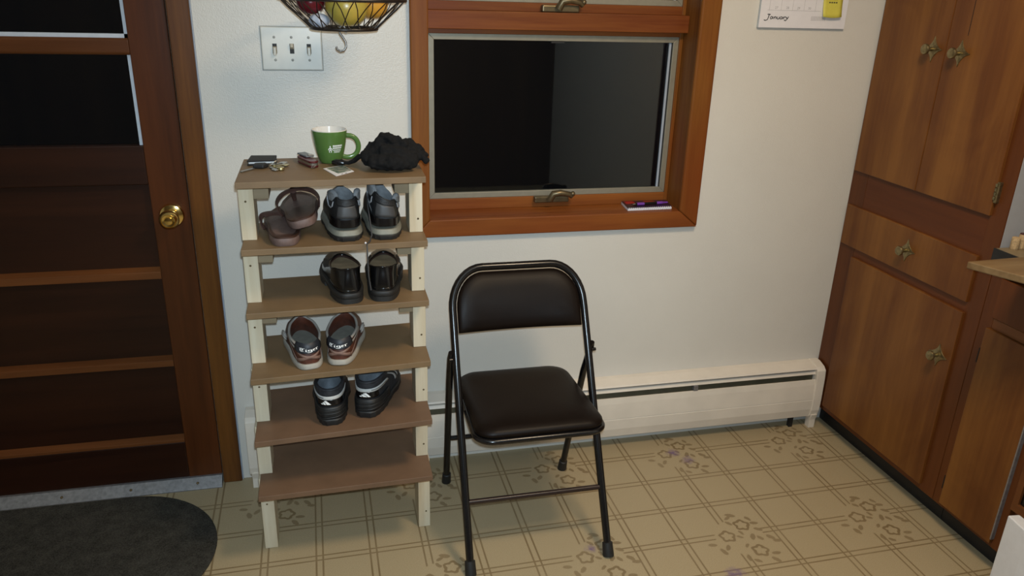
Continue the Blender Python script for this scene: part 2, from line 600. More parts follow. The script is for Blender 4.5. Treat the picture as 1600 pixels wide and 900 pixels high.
def sash(z0, z1, rail_b, st):
    x0, x1 = 0.3065, 1.1395
    s_ = obj('sash', MB().box(x0 + st, x1 - st, SY, SY + 0.03, z0, z0 + rail_b), M_trimw, win, 0.0015)
    obj('sash_stile', MB().box(x0, x0 + st, SY, SY + 0.03, z0, z1), M_trimv, s_, 0.0015)
    obj('sash_stile', MB().box(x1 - st, x1, SY, SY + 0.03, z0, z1), M_trimv, s_, 0.0015)
    obj('sash_top_rail', MB().box(x0 + st, x1 - st, SY, SY + 0.03, z1 - 0.014, z1), M_trimw, s_, 0.0015)
    mx0, mx1, mz0, mz1 = x0 + st, x1 - st, z0 + rail_b, z1 - 0.014
    fw = 0.018
    y0, y1 = SY + 0.004, SY + 0.018
    fr = obj('screen_frame', poly_y([(mx0, mz0), (mx1, mz0), (mx1 - fw, mz0 + fw), (mx0 + fw, mz0 + fw)], y0, y1), M_alu, win, 0.0012)
    obj('frame_rail', poly_y([(mx0, mz1), (mx0 + fw, mz1 - fw), (mx1 - fw, mz1 - fw), (mx1, mz1)], y0, y1), M_alu, fr, 0.0012)
    obj('frame_rail', poly_y([(mx0, mz0), (mx0 + fw, mz0 + fw), (mx0 + fw, mz1 - fw), (mx0, mz1)], y0, y1), M_alu, fr, 0.0012)
    obj('frame_rail', poly_y([(mx1, mz0), (mx1, mz1), (mx1 - fw, mz1 - fw), (mx1 - fw, mz0 + fw)], y0, y1), M_alu, fr, 0.0012)
    # dark spline inside the frame, pale strip at the far right
    obj('gasket', MB().box(mx1 - fw - 0.003, mx1 - fw, y0 + 0.005, y1, mz0 + fw, mz1 - fw), M_blackmatt, fr)
    obj('weather_strip', MB().box(mx1 - fw - 0.010, mx1 - fw - 0.003, y0 + 0.008, y1, mz0 + fw, mz1 - fw), M_whitestrip, fr)
    obj('pane', MB().box(mx0 + fw - 0.002, mx1 - fw + 0.002, y0 + 0.0085, y0 + 0.0105, mz0 + fw - 0.002, mz1 - fw + 0.002), M_glass, win)


sash(0.8680, 1.4255, 0.036, 0.012)
sash(1.4775, 1.98, 0.026, 0.012)
obj('clip', MB().box(0.700, 0.742, SY - 0.003, SY + 0.004, 1.388, 1.3925), M_blackmatt, win)


def latch(zc):
    h = obj('latch', MB().box(0.662, 0.779, SY - 0.022, SY, zc - 0.011, zc + 0.010), M_bronze, win, 0.004, seg=3)
    obj('latch_lever', MB().tube([(0.712, SY - 0.026, zc), (0.722, SY - 0.034, zc + 0.022), (0.745, SY - 0.036, zc + 0.025), (0.775, SY - 0.034, zc + 0.019), (0.786, SY - 0.032, zc + 0.010)], [0.0120, 0.0115, 0.0100, 0.0090, 0.007], 10), M_bronze, h, smooth=50)
    obj('lever_tip', MB().sphere((0.787, SY - 0.034, zc + 0.020), 0.0085, 14, 8), M_bronze, h, smooth=60)


latch(0.897)
latch(1.489)

# ------------------------------------------------------------------ notebook, pen
nb = thing('notebook', 'closed notebook with a dark red and purple cover on the window sill', 'notebook', (1.045, 0.06, 0.868))
NB = [(0.962, 0.0065), (1.119, 0.0105), (1.134, 0.094), (0.972, 0.094)]
obj('pages', MB().prism(NB, 0.8685, 0.8765), M_paper, nb)
obj('cover', MB().prism([(a, b - (0.0004 if k < 2 else 0)) for k, (a, b) in enumerate(NB)], 0.8765, 0.8782), plain('notebook_cover', (0.018, 0.006, 0.022), 0.3, var=0.5, sc=20), nb)
obj('cover_patch', MB().prism([(0.975, 0.055), (1.012, 0.062), (1.010, 0.088), (0.978, 0.088)], 0.8782, 0.8786), plain('red_print', (0.32, 0.012, 0.012), 0.4), nb)
obj('cover_patch', MB().prism([(1.045, 0.068), (1.085, 0.070), (1.083, 0.088), (1.045, 0.086)], 0.8782, 0.8786), plain('orange_print', (0.22, 0.03, 0.01), 0.4), nb)
sp_b = MB()
for k in range(22):
    x = 0.966 + k * 0.0070
    y = 0.0065 + 0.004 * (k / 21)
    sp_b.tube([(x + 0.0028 * 0, y + 0.003 * math.cos(a) - 0.0005, 0.8735 + 0.0048 * math.sin(a)) for a in [2 * PI * q / 10 for q in range(10)]], 0.0013, 6, closed=True)
obj('spiral_binding', sp_b, M_paper, nb, smooth=60)['kind'] = 'stuff'
pen = thing('pen', 'black and purple pen lying on the dark notebook', 'pen', (1.05, 0.035, 0.8787))
pa, pb_ = Vector((0.985, 0.030, 0.8835)), Vector((1.118, 0.042, 0.8835))
pl = lambda k: tuple(pa.lerp(pb_, k))
M_purple = plain('purple_grip', (0.17, 0.05, 0.33), 0.35)
obj('barrel', MB().tube([pl(0.08), pl(0.62), pl(0.78)], 0.0046, 12), M_black, pen, smooth=50)
obj('grip', MB().tube([pl(0.13), pl(0.33)], 0.0051, 12), M_purple, pen, smooth=50)
obj('tip', MB().tube([pl(0.08), pl(0.0)], [0.0042, 0.0012], 12), M_black, pen, smooth=50)
obj('cap', MB().tube([pl(0.68), pl(0.84), pl(0.86), pl(0.99)], [0.0050, 0.0052, 0.0035, 0.003], 12), M_purple, pen, smooth=50)

# ------------------------------------------------------------------ door
door = struct(bpy.data.objects.new('door_1', None))
COL.objects.link(door)
door.location = (-0.85, 0, 0.02)
DR = -0.384
SL = -0.486      # inner edge of lock stile
DYF = -0.004     # slab face
DL = -1.296
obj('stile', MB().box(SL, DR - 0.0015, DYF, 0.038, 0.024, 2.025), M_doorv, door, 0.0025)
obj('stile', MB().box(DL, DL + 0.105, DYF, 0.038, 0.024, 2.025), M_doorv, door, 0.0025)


def rail(z0, z1, mat=M_doorw, name='rail', yf=DYF + 0.001):
    return obj(name, MB().box(DL + 0.105, SL, yf, 0.037, z0, z1), mat, door, 0.003)


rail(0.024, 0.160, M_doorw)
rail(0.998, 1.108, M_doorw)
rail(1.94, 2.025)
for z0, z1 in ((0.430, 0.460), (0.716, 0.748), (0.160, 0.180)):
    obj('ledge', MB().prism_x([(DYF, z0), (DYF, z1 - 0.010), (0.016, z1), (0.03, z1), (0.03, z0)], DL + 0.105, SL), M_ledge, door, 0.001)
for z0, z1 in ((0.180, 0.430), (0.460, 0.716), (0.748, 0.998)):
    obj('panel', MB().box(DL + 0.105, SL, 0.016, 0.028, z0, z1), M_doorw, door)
obj('muntin', MB().prism_x([(0.03, 1.348), (0.0, 1.348), (DYF, 1.354), (DYF, 1.385), (0.0, 1.391), (0.03, 1.391)], DL + 0.105, SL), M_ledge, door, 0.002)
obj('muntin', MB().prism_x([(0.03, 1.63), (0.0, 1.63), (DYF, 1.636), (DYF, 1.667), (0.0, 1.673), (0.03, 1.673)], DL + 0.105, SL), M_ledge, door, 0.002)
for z0, z1 in ((1.108, 1.348), (1.391, 1.63), (1.673, 1.94)):
    obj('pane', MB().box(DL + 0.105, SL, 0.020, 0.023, z0, z1), M_glass, door)
    obj('glazing_strip', MB().box(SL - 0.010, SL, 0.008, 0.020, z0, z1), M_putty, door)
    if z0 > 1.3:
        obj('glazing_strip', MB().box(DL + 0.105, SL, 0.008, 0.020, z0, z0 + 0.010), M_putty, door)
kb = (-0.4345, DYF, 0.9085)
kn = obj('door_knob', MB().lathe([(0.012, 0.0), (0.012, 0.028), (0.019, 0.034), (0.0265, 0.044), (0.0275, 0.052), (0.0250, 0.060), (0.019, 0.0655), (0.0175, 0.0635), (0.012, 0.0625), (0.010, 0.066), (0.004, 0.067), (0.0, 0.067)], 32, kb, (0, -1, 0)), M_brass, door, smooth=40)
obj('rosette', MB().lathe([(0.034, 0.0), (0.034, 0.004), (0.031, 0.009), (0.022, 0.012), (0.012, 0.013), (0.0, 0.013)], 32, kb, (0, -1, 0)), M_brass, kn, smooth=40)
# casing around the door
trim = struct(obj('trim_1', MB().box(-0.3815, -0.3245, -0.017, 0, 0.0, 2.09), M_casev, None, 0.003))
struct(obj('trim_2', MB().box(-1.36, -1.302, -0.017, 0, 0.0, 2.09), M_casev, None, 0.003))
struct(obj('trim_3', MB().box(-1.302, -0.3815, -0.017, 0, 2.032, 2.09), M_casev, None, 0.003))
struct(obj('trim_4', MB().box(-0.3245, -0.3205, -0.006, 0, 0.0, 2.09), M_whitestrip, None, 0.001))
thr = struct(obj('trim_5', MB().prism_x([(0.0, 0.0), (0.0, 0.030), (-0.012, 0.030), (-0.042, 0.004), (-0.042, 0.0)], -1.30, -0.3845), M_alum_dull, None, 0.001))
thr['label'] = 'aluminium threshold strip under the door'
for x in (-0.46, -0.66, -0.86):
    obj('screw', MB().lathe([(0.0045, 0), (0.003, 0.0016), (0, 0.0018)], 10, (x, -0.027, 0.017), (0, -0.65, 0.76)), M_bronze, thr)

# ------------------------------------------------------------------ door mat
rug = MB()
ccx, ccy, RR = -0.655, -0.337, 0.286
pts = [(ccx + RR * math.sin(a) * 1.0, ccy + RR * math.cos(a)) for a in [PI * k / 30 for k in range(31)]]
pts += [(-1.62, ccy - RR), (-1.62, ccy + RR)]
pts = [(x, min(y, -0.0505)) for x, y in pts]
t = NT('mat_pile')
v = t.co()
f = t.noise(v, 260, 3, 0.7)
g = t.noise(v, 30, 3)
t.base(t.ramp(t.m('ADD', t.m('MULTIPLY', f, 0.7), t.m('MULTIPLY', g, 0.3)), [(0.35, (0.022, 0.021, 0.017)), (0.65, (0.085, 0.080, 0.068))]), 0.95, 0, 0.1)
t.bump(f, 0.9, 0.006)
rg = obj('door_mat', rug.prism(pts, 0.0, 0.009), t.mat, None, 0.004, seg=3)
tag(rg, 'dark grey half-oval mat on the floor in front of the door', 'mat')

# ------------------------------------------------------------------ baseboard heater
HX0, HX1 = -0.262, 1.745
ht = thing('baseboard_heater', 'long cream metal baseboard heater along the wall under the window', 'heater', (0.74, -0.035, 0))
obj('back_panel', MB().box(HX0, HX1, -0.006, -0.0005, 0.03, 0.255), M_heat, ht)
obj('top_cover', MB().prism_x([(-0.0005, 0.255), (-0.0005, 0.2645), (-0.020, 0.2630), (-0.058, 0.2545), (-0.062, 0.2490), (-0.058, 0.2485), (-0.020, 0.2560)], HX0, HX1), M_heat, ht)
obj('damper', MB().prism_x([(-0.046, 0.2385), (-0.0525, 0.2375), (-0.0575, 0.2275), (-0.0555, 0.2265), (-0.044, 0.236)], HX0, HX1), M_heat, ht)
obj('element', MB().box(HX0, HX1, -0.043, -0.008, 0.07, 0.222), M_heat_in, ht)
obj('front_panel', MB().prism_x([(-0.056, 0.201), (-0.060, 0.208), (-0.064, 0.207), (-0.067, 0.186), (-0.070, 0.1275), (-0.0675, 0.1255), (-0.070, 0.1235), (-0.069, 0.085), (-0.062, 0.052), (-0.050, 0.044), (-0.046, 0.047), (-0.058, 0.058), (-0.063, 0.09)], HX0, HX1), M_heat, ht)
for x0, x1 in ((HX0 - 0.030, HX0 + 0.004), (HX1 - 0.004, 1.776)):
    cap = obj('end_cap', MB().prism_x([(-0.0005, 0.05), (-0.0005, 0.2665), (-0.022, 0.2665), (-0.055, 0.2570), (-0.068, 0.245), (-0.071, 0.215), (-0.073, 0.125), (-0.072, 0.080), (-0.066, 0.055), (-0.050, 0.038)], x0, x1), M_heat, ht, 0.002)
    obj('foot', MB().prism_x([(-0.035, 0.06), (-0.072, 0.06), (-0.064, 0.035), (-0.064, 0.0), (-0.040, 0.0)], x0 + 0.006, x1 - 0.004), M_heat, ht, 0.001)
obj('damper_clip', MB().box(1.245, 1.262, -0.064, -0.05, 0.207, 0.2265), M_alum_dull, ht, 0.001)
obj('bracket', MB().box(1.675, 1.690, -0.045, -0.03, 0.0, 0.06), M_blackmatt, ht)

# ------------------------------------------------------------------ switch plate
sw = thing('switch_plate', 'three-gang ivory light switch plate on the wall under the fruit basket', 'light switch', (-0.07, -0.003, 1.37))


def wpl(px0, pz0):
    return (px0, pz0)


sx0, sx1, sz0, sz1 = -0.1514, 0.0095, 1.3125, 1.4265
obj('plate', MB().box(sx0, sx1, -0.006, -0.0003, sz0, sz1), M_plate, sw, 0.0045, seg=3)
obj('plate_edge', MB().box(sx0 - 0.0018, sx1 + 0.0018, -0.0022, -0.0002, sz0 - 0.0018, sz1 + 0.0018), plain('plate_edge_grey', (0.30, 0.31, 0.29), 0.6), sw)
for k, up in enumerate((0, 1, 0)):
    x = (sx0 + sx1) / 2 + (k - 1) * 0.0455
    zc = (sz0 + sz1) / 2
    obj('slot', MB().box(x - 0.0058, x + 0.0058, -0.0066, -0.0058, zc - 0.013, zc + 0.013), M_blackmatt, sw)
    a, b = ((zc - 0.002, zc + 0.0125) if up else (zc - 0.0125, zc + 0.006))
    tg = MB()
    tip = 0.006 if up else -0.005
    tg.add([(x - 0.005, -0.006, a), (x + 0.005, -0.006, a), (x + 0.005, -0.006, b), (x - 0.005, -0.006, b),
            (x - 0.004, -0.017, a + tip), (x + 0.004, -0.017, a + tip), (x + 0.004, -0.015, b + tip * 0.3), (x - 0.004, -0.015, b + tip * 0.3)],
           [(0, 3, 2, 1), (4, 5, 6, 7), (0, 1, 5, 4), (1, 2, 6, 5), (2, 3, 7, 6), (3, 0, 4, 7)])
    obj('toggle', tg, M_switch, sw, 0.0012)
    for dz in (-0.030, 0.030):
        obj('screw', MB().lathe([(0.0036, 0), (0.0030, 0.0014), (0.0, 0.0016)], 12, (x, -0.006, zc + dz), (0, -1, 0)), M_screw, sw)

# ------------------------------------------------------------------ wall calendar + note
cal = thing('wall_calendar', 'white January calendar hanging on the wall right of the window', 'calendar', (1.489, -0.006, 1.45))
cx_, cw_ = 1.3365, 0.3045
obj('pages', MB().box(cx_, cx_ + cw_, -0.0105, -0.0008, 1.4505, 1.76), M_pageedge, cal)
obj('sheet', MB().box(cx_ + 0.0005, cx_ + cw_ - 0.0005, -0.0112, -0.0105, 1.4510, 1.76), M_paper, cal)
fw = lambda x0, z0: (lambda u, v: (x0 + u, -0.01135, z0 + v))


def pen_stroke(pts, r, y=-0.0114):
    b = MB()
    b.tube([(x, y, z) for x, z in pts], r, 6, flat=(1.0, 0.15, (0, 1, 0)))
    return b


# handwritten January
jb = MB()
x0, z0, hh = 1.3575, 1.4760, 0.011
strokes = [[(0.006, 1.55), (0.012, 1.6), (0.018, 1.5)], [(0.013, 1.55), (0.011, 0.7), (0.008, -0.2), (0.0, -0.5), (-0.006, -0.3)],
           [(0.027, 0.75), (0.021, 0.85), (0.018, 0.4), (0.021, 0.0), (0.026, 0.3), (0.028, 0.8), (0.028, 0.1)],
           [(0.033, 0.8), (0.033, 0.05)], [(0.033, 0.5), (0.038, 0.85), (0.041, 0.7), (0.041, 0.05)],
           [(0.045, 0.85), (0.045, 0.3), (0.048, 0.02), (0.053, 0.2), (0.053, 0.85), (0.054, 0.05)],
           [(0.064, 0.75), (0.059, 0.85), (0.057, 0.4), (0.060, 0.02), (0.065, 0.3), (0.066, 0.85), (0.066, 0.05)],
           [(0.070, 0.85), (0.071, 0.05)], [(0.071, 0.5), (0.075, 0.85), (0.079, 0.75)],
           [(0.080, 0.85), (0.082, 0.45), (0.087, 0.4)], [(0.090, 0.95), (0.086, 0.2), (0.080, -0.45), (0.074, -0.35), (0.078, -0.1)]]
for st in strokes:
    jb.add(*(lambda b: (b.v, b.f))(pen_stroke([(x0 + a * 0.88, z0 + c * hh * 0.8) for a, c in st], 0.0014)))
obj('lettering', jb, M_ink, cal)
lb = MB()
lb.box(cx_ + 0.025, cx_ + 0.21, -0.0114, -0.0111, 1.5020, 1.5028)
for k in range(5):
    lb.box(cx_ + 0.030 + k * 0.040, cx_ + 0.0306 + k * 0.040, -0.0114, -0.0111, 1.5028, 1.70)
lb.box(cx_ + 0.025, cx_ + 0.21, -0.0114, -0.0111, 1.5420, 1.5426)
obj('grid_lines', lb, M_inkgrey, cal)
for k, d in enumerate(('27', '28', '29', '30')):
    obj('day_number', text_mb(d, 0.0105, fw(cx_ + 0.054 + k * 0.0385, 1.5065)), M_inkgrey, cal)
sm = MB()
for k in range(4):
    for q in range(9):
        sm.box(cx_ + 0.180 + q * 0.0058, cx_ + 0.1845 + q * 0.0058, -0.0114, -0.0111, 1.4845 - k * 0.0033, 1.4858 - k * 0.0033)
obj('small_print', sm, M_inkgrey, cal)
note = MB()
rows = []
for i in range(7):
    z = 1.487 + 0.080 * i / 6
    lift = 0.012 * (1 - i / 6) ** 2
    rows.append([(cx_ + 0.213 + (0.066 + 0.004 * (i / 6)) * k / 6, -0.0125 - lift, z - 0.003 * math.sin(PI * k / 6) * (1 - i / 6)) for k in range(7)])
note.loft(rows, closed=False)
nt = obj('sticky_note', note, M_sticky, None, smooth=60)
nt.modifiers.new('thick', 'SOLIDIFY').thickness = 0.0004
tag(nt, 'yellow sticky note on the right half of the white calendar', 'note')
nm = MB()
for k in range(3):
    for q in range(4):
        zz = 1.528 + k * 0.010
        nm.box(cx_ + 0.232 + q * 0.008, cx_ + 0.237 + q * 0.008, -0.0172 + k * 0.0009, -0.0168 + k * 0.0009, zz, zz + 0.003)
obj('scribble', nm, M_ink, nt)

# ------------------------------------------------------------------ tall cabinet (local: x along the front away from the wall, y into the cabinet)
AR = 0.016096
cab = thing('tall_cabinet', 'tall brown wooden pantry cabinet in the corner beside the window wall', 'cabinet', (1.7831, -0.001, 0), (0, 0, AR - PI / 2))
TC = 0.645
obj('carcass', MB().box(0.012, TC - 0.006, 0.02, 0.60, 0.085, 2.40), M_cabf, cab, local=True)
obj('face_stile', MB().box(0.0, 0.0785, 0, 0.02, 0.085, 2.40), M_cabf, cab, 0.001, local=True)
obj('face_stile', MB().box(0.590, TC, 0, 0.02, 0.085, 2.40), M_cabf, cab, 0.001, local=True)
obj('face_rail', MB().box(0.0785, 0.590, 0.0005, 0.02, 0.868, 1.000), M_cabh, cab, 0.001, local=True)
obj('face_rail', MB().box(0.0785, 0.590, 0.0005, 0.02, 0.690, 0.745), M_cabh, cab, 0.001, local=True)
obj('face_rail', MB().box(0.0785, 0.590, 0.0005, 0.02, 0.085, 0.125), M_cabh, cab, 0.001, local=True)
obj('side_panel', MB().box(TC - 0.006, TC + 0.001, 0.004, 0.60, 0.893, 2.40), plain('grey_white_laminate', (0.36, 0.36, 0.37), 0.5, var=0.03), cab, local=True)
obj('toe_kick', MB().box(0.0, TC, 0.055, 0.075, 0.0, 0.085), M_toe, cab, local=True)


def knob(parent, t_, z, yf):
    """concave four-pointed star plate on the door, round knob standing off it"""
    n = 40
    b = MB()
    r0, r1, r2 = [], [], []
    for i in range(n):
        a = 2 * PI * i / n
        r = max(0.0115, 0.038 / (abs(math.cos(a)) ** 0.6667 + abs(math.sin(a)) ** 0.6667) ** 1.5)
        r0.append((t_ + r * math.cos(a), yf + 0.0003, z + r * math.sin(a)))
        r1.append((t_ + 0.96 * r * math.cos(a), yf - 0.0022, z + 0.96 * r * math.sin(a)))
        r2.append((t_ + 0.4 * r * math.cos(a), yf - 0.0045, z + 0.4 * r * math.sin(a)))
    k = obj('knob_plate', b.loft([r0, r1, r2]), M_oldbrass, parent, smooth=40, local=True)
    obj('knob', MB().lathe([(0.0065, 0.004), (0.0060, 0.015), (0.0085, 0.020), (0.0150, 0.025), (0.0158, 0.029), (0.0140, 0.0325), (0.0080, 0.034), (0.0, 0.0345)], 24, (t_, yf, z), (0, -1, 0)), M_oldbrass, k, smooth=40, local=True)


def front(name, x0, x1, z0, z1, th=0.009, mat=M_cabv):
    return obj(name, MB().box(x0, x1, -th, 0.002, z0, z1), mat, cab, 0.002, local=True)


d1 = front('cabinet_door', 0.012, 0.3055, 0.991, 2.30)
d2 = front('cabinet_door', 0.3085, 0.597, 0.991, 2.30)
obj('veneer_crack', MB().box(0.3772, 0.3792, -0.0093, -0.0088, 1.455, 2.29), M_seam, d2, local=True)
dr = front('drawer_front', 0.012, 0.592, 0.7305, 0.8720)
d3 = front('cabinet_door', 0.080, 0.592, 0.1055, 0.6985)
knob(d1, 0.2580, 1.4095, -0.009)
knob(d2, 0.3640, 1.4060, -0.009)
knob(dr, 0.3280, 0.8030, -0.009)
knob(d3, 0.5430, 0.5390, -0.009)
hg = MB().box(0.5985, 0.608, -0.0105, 0.001, 1.030, 1.088)
h_ = obj('hinge', hg, M_oldbrass, d2, 0.001, local=True)
for z in (1.038, 1.050, 1.062, 1.074):
    obj('hinge_knuckle', MB().lathe([(0.0035, 0), (0.0035, 0.009)], 10, (0.5985, -0.0105, z)), M_oldbrass, h_, smooth=40, local=True)

# ------------------------------------------------------------------ base cabinet and worktop
bc = thing('base_cabinet', 'dark brown base cabinet right of the tall pantry under the wooden worktop', 'cabinet', (1.7831, -0.001, 0), (0, 0, AR - PI / 2))
B0, B1 = TC + 0.002, 1.145
obj('carcass', MB().box(B0 + 0.005, B1, 0.02, 0.58, 0.085, 0.84), M_cabf, bc, local=True)
obj('toe_kick', MB().box(B0, B1, 0.055, 0.075, 0.0, 0.085), M_toe, bc, local=True)
obj('face_stile', MB().box(B0, 0.688, 0.0, 0.02, 0.085, 0.84), M_cabf, bc, 0.001, local=True)
obj('face_stile', MB().box(0.876, 0.900, 0.0, 0.02, 0.085, 0.84), M_cabf, bc, 0.001, local=True)
obj('face_rail', MB().box(0.688, 0.876, 0.0005, 0.02, 0.690, 0.720), M_ledge, bc, 0.001, local=True)
obj('face_rail', MB().box(0.688, 0.876, 0.0005, 0.02, 0.085, 0.110), M_cabh, bc, 0.001, local=True)
obj('drawer_front', MB().box(0.684, 0.874, -0.005, 0.002, 0.722, 0.838), M_cabf, bc, 0.002, local=True)
bd_ = obj('cabinet_door', MB().box(0.679, 0.8735, -0.009, 0.002, 0.098, 0.690), M_cabv, bc, 0.002, local=True)
obj('hinge', MB().box(0.676, 0.6795, -0.0095, 0.001, 0.58, 0.625), M_seam, bd_, local=True)
obj('hinge', MB().box(0.676, 0.6795, -0.0095, 0.001, 0.15, 0.195), M_seam, bd_, local=True)
obj('metal_edge', MB().box(0.8745, 0.8785, -0.012, 0.0, 0.115, 0.70), M_alum_dull, bc, local=True)
obj('oven_frame', MB().box(0.900, 0.918, -0.004, 0.02, 0.26, 0.70), M_ledge, bc, 0.001, local=True)
obj('oven_frame', MB().box(0.900, 1.14, -0.004, 0.02, 0.235, 0.262), M_ledge, bc, 0.001, local=True)
obj('oven_glass', MB().box(0.918, 1.14, 0.004, 0.02, 0.262, 0.70), M_black, bc, local=True)
# worktop with a metal edge, and a loose pine board on it
wto = thing('worktop', 'beige worktop with dark metal edging, mostly hidden under the pine board', 'worktop', (2.08, -1.07, 0.885))
obj('slab', MB().box(1.775, 2.425, -1.155, -0.6525, 0.884, 0.916), plain('beige_laminate', (0.20, 0.15, 0.085), 0.45), wto, 0.001)
obj('edge_band', MB().box(1.7705, 1.775, -1.155, -0.6525, 0.882, 0.9165), M_blackmatt, wto)
pbd = obj('pine_board', MB().prism([(1.5560, -0.7890), (1.7370, -0.7790), (2.20, -0.757), (2.20, -1.15), (1.718, -1.15)], 0.9167, 0.936), M_board, None, 0.003)
tag(pbd, 'pale pine board with a pointed corner lying on the worktop, overhanging it', 'board')
sup = obj('worktop_support', MB().box(B0 + 0.01, B1, 0.05, 0.55, 0.84, 0.8838), M_cabf, bc, local=True)

white = MB().prism([(1.7187, -0.9605), (1.7085, -1.0350), (1.700, -1.26), (1.738, -1.26), (1.752, -0.9640)], 0.0, 0.27)
tag(obj('white_box', white, M_white, None, 0.003), 'plain white flat-sided box at the bottom right corner by the oven', 'box')
for k, (px, py, h, r, lab) in enumerate(((1.8210, -0.6680, 0.034, 0.0110, 'bare pale wine cork standing on the worktop, nearer the pantry'),
                                      (1.8465, -0.6655, 0.041, 0.0110, 'dark-topped wine cork standing on the worktop behind the bare one'))):
    ck = thing('cork', lab, 'cork', (px, py, 0.916), group='corks on the worktop')
    obj('body', MB().lathe([(r * 0.92, 0), (r, 0.002), (r, h - 0.003), (r * 0.93, h - 0.001), (0, h - 0.001)], 16, (px, py, 0.9162)), plain('cork_%d' % k, (0.42, 0.29, 0.15), 0.8, var=0.3, sc=200), ck, smooth=40)
    if k:
        obj('stained_end', MB().lathe([(r * 0.95, h - 0.0012), (r * 0.9, h + 0.001), (0, h + 0.001)], 16, (px, py, 0.9162)), plain('wine_stain', (0.06, 0.015, 0.015), 0.8), ck)
# ------------------------------------------------------------------ shoe rack
rk = thing('shoe_rack', 'homemade six-shelf shoe rack of fibreboard and pine posts beside the door', 'shoe rack', (0.01, -0.33, 0))
# level: top z left, right, x0, x1 of shelf, x outer of the left / right post standing ON it
LV = [(1.1035, 1.1045, -0.207, 0.2395, None, None), (0.9382, 0.9388, -0.2085, 0.2425, -0.2108, 0.2396), (0.7705, 0.7735, -0.2120, 0.2450, -0.2136, 0.2425),
      (0.5980, 0.6065, -0.2150, 0.2450, -0.2175, 0.2444), (0.4215, 0.4335, -0.2195, 0.2465, -0.2212, 0.2480), (0.2545, 0.2530, -0.2240, 0.2460, -0.2276, 0.2463),
      (0.0, 0.0, 0, 0, -0.2315, 0.2508)]
TH = 0.0155
PW, PD, PY = 0.0345, 0.089, -0.368
YF = [-0.448, -0.447, -0.442, -0.462, -0.473, -0.476]
YB = [-0.183, -0.215, -0.193, -0.196, -0.187, -0.195]
for k in range(6):
    zl, zr, a, b, _, _ = LV[k]
    tilt = 0.006
    f0, f1 = YF[k] - tilt, YF[k] + tilt
    b0, b1 = YB[k] - tilt, YB[k] + tilt
    mb = MB()
    mb.add([(a, f0, zl - TH), (b, f1, zr - TH), (b, b1, zr - TH), (a, b0, zl - TH), (a, f0, zl), (b, f1, zr), (b, b1, zr), (a, b0, zl)],
           [(0, 3, 2, 1), (4, 5, 6, 7), (0, 1, 5, 4), (1, 2, 6, 5), (2, 3, 7, 6), (3, 0, 4, 7)])
    obj('shelf', mb, M_mdf if k < 4 else M_mdf_r, rk, 0.001)
    # posts below this shelf, standing on the next
    nzl, nzr, _, _, xl, xr = LV[k + 1]
    yl, yr = PY - 0.006, PY + 0.005
    obj('post', MB().box(xl, xl + PW + 0.001, yl, yl + PD, nzl + 0.0002, zl - TH), M_pine, rk, 0.0012)
    obj('post', MB().box(xr - PW, xr, yr, yr + PD, nzr + 0.0002, zr - TH - 0.0002), M_pine, rk, 0.0012)
    bh = 0.0455
    obj('batten', MB().box(xl + PW + 0.0012, xl + PW + 0.0375, yl + 0.002, yl + PD, zl - TH - bh, zl - TH), M_batten, rk, 0.001)
    obj('batten', MB().box(xr - PW - 0.0365, xr - PW - 0.0002, yr + 0.002, yr + PD, zr - TH - bh, zr - TH), M_batten, rk, 0.001)
    for x, y, z in ((xl + 0.016, yl, nzl + 0.6 * (zl - nzl)), (xr - 0.012, yr, nzr + 0.22 * (zr - nzr))):
        obj('screw', MB().lathe([(0.0028, 0), (0.0024, 0.0007), (0, 0.0008)], 10, (x, y, z), (0, -1, 0)), M_bronze, rk)

# ------------------------------------------------------------------ folding chair
ch = thing('folding_chair', 'black metal folding chair with padded vinyl seat and back facing the room', 'chair', (0.535, -0.37, 0))


def fy(z):
    return -0.602 + 0.485 * z


XL = lambda z: 0.3335
XR_ = lambda z: 0.7425 - 0.02 * z
TR = 0.0112
path = [(XL(z), fy(z), z) for z in (0.012, 0.2, 0.4, 0.55, 0.66)]
zt, rc = 0.782, 0.095
n = 9
lx, rx = XL(0.7), XR_(0.7)
for i in range(n + 1):
    a = PI - (PI / 2) * i / n
    x = lx + rc + rc * math.cos(a)
    z = zt - rc * 1.12 + rc * 1.12 * math.sin(a)
    path.append((x, fy(z), z))
for i in range(n + 1):
    a = PI / 2 - (PI / 2) * i / n
    x = rx - rc + rc * math.cos(a)
    z = zt - rc * 1.12 + rc * 1.12 * math.sin(a)
    path.append((x, fy(z), z))
path += [(XR_(z), fy(z), z) for z in (0.66, 0.55, 0.4, 0.2, 0.012)]
obj('front_frame', MB().tube(path, TR, 14), M_black, ch, smooth=60)
# rear legs pivot on the frame
for xt, xb in ((0.3200, 0.3335), (0.7430, 0.7360)):
    zp = 0.545
    lg = obj('rear_leg', MB().tube([(xt, fy(zp) + 0.004, zp + 0.022), (xt, fy(zp) + 0.012, zp), (xt + (xb - xt) * 0.2, fy(zp) + 0.055, 0.45), (xb, -0.1500, 0.012)], [0.008, 0.0105, 0.0105, 0.0105], 14), M_black, ch, smooth=60)
    obj('foot_cap', MB().lathe([(0.0150, 0), (0.0155, 0.004), (0.0140, 0.040), (0.0115, 0.042)], 16, (xb, -0.1475, 0.0), (0, -0.25, 0.97)), M_rubber, lg, smooth=40)
for x in (XL(0), XR_(0)):
    obj('foot_cap', MB().lathe([(0.0160, 0), (0.0165, 0.004), (0.0150, 0.040), (0.0120, 0.042)], 16, (x, -0.6005, 0.0), (0, 0.43, 0.9)), M_rubber, ch, smooth=40)
zf = 0.182
obj('front_stretcher', MB().tube([(XL(zf), fy(zf), zf), (XR_(zf), fy(zf), zf)], 0.0078, 12), plain('stretcher_brown', (0.022, 0.011, 0.009), 0.3), ch, smooth=60)
zr_ = 0.205
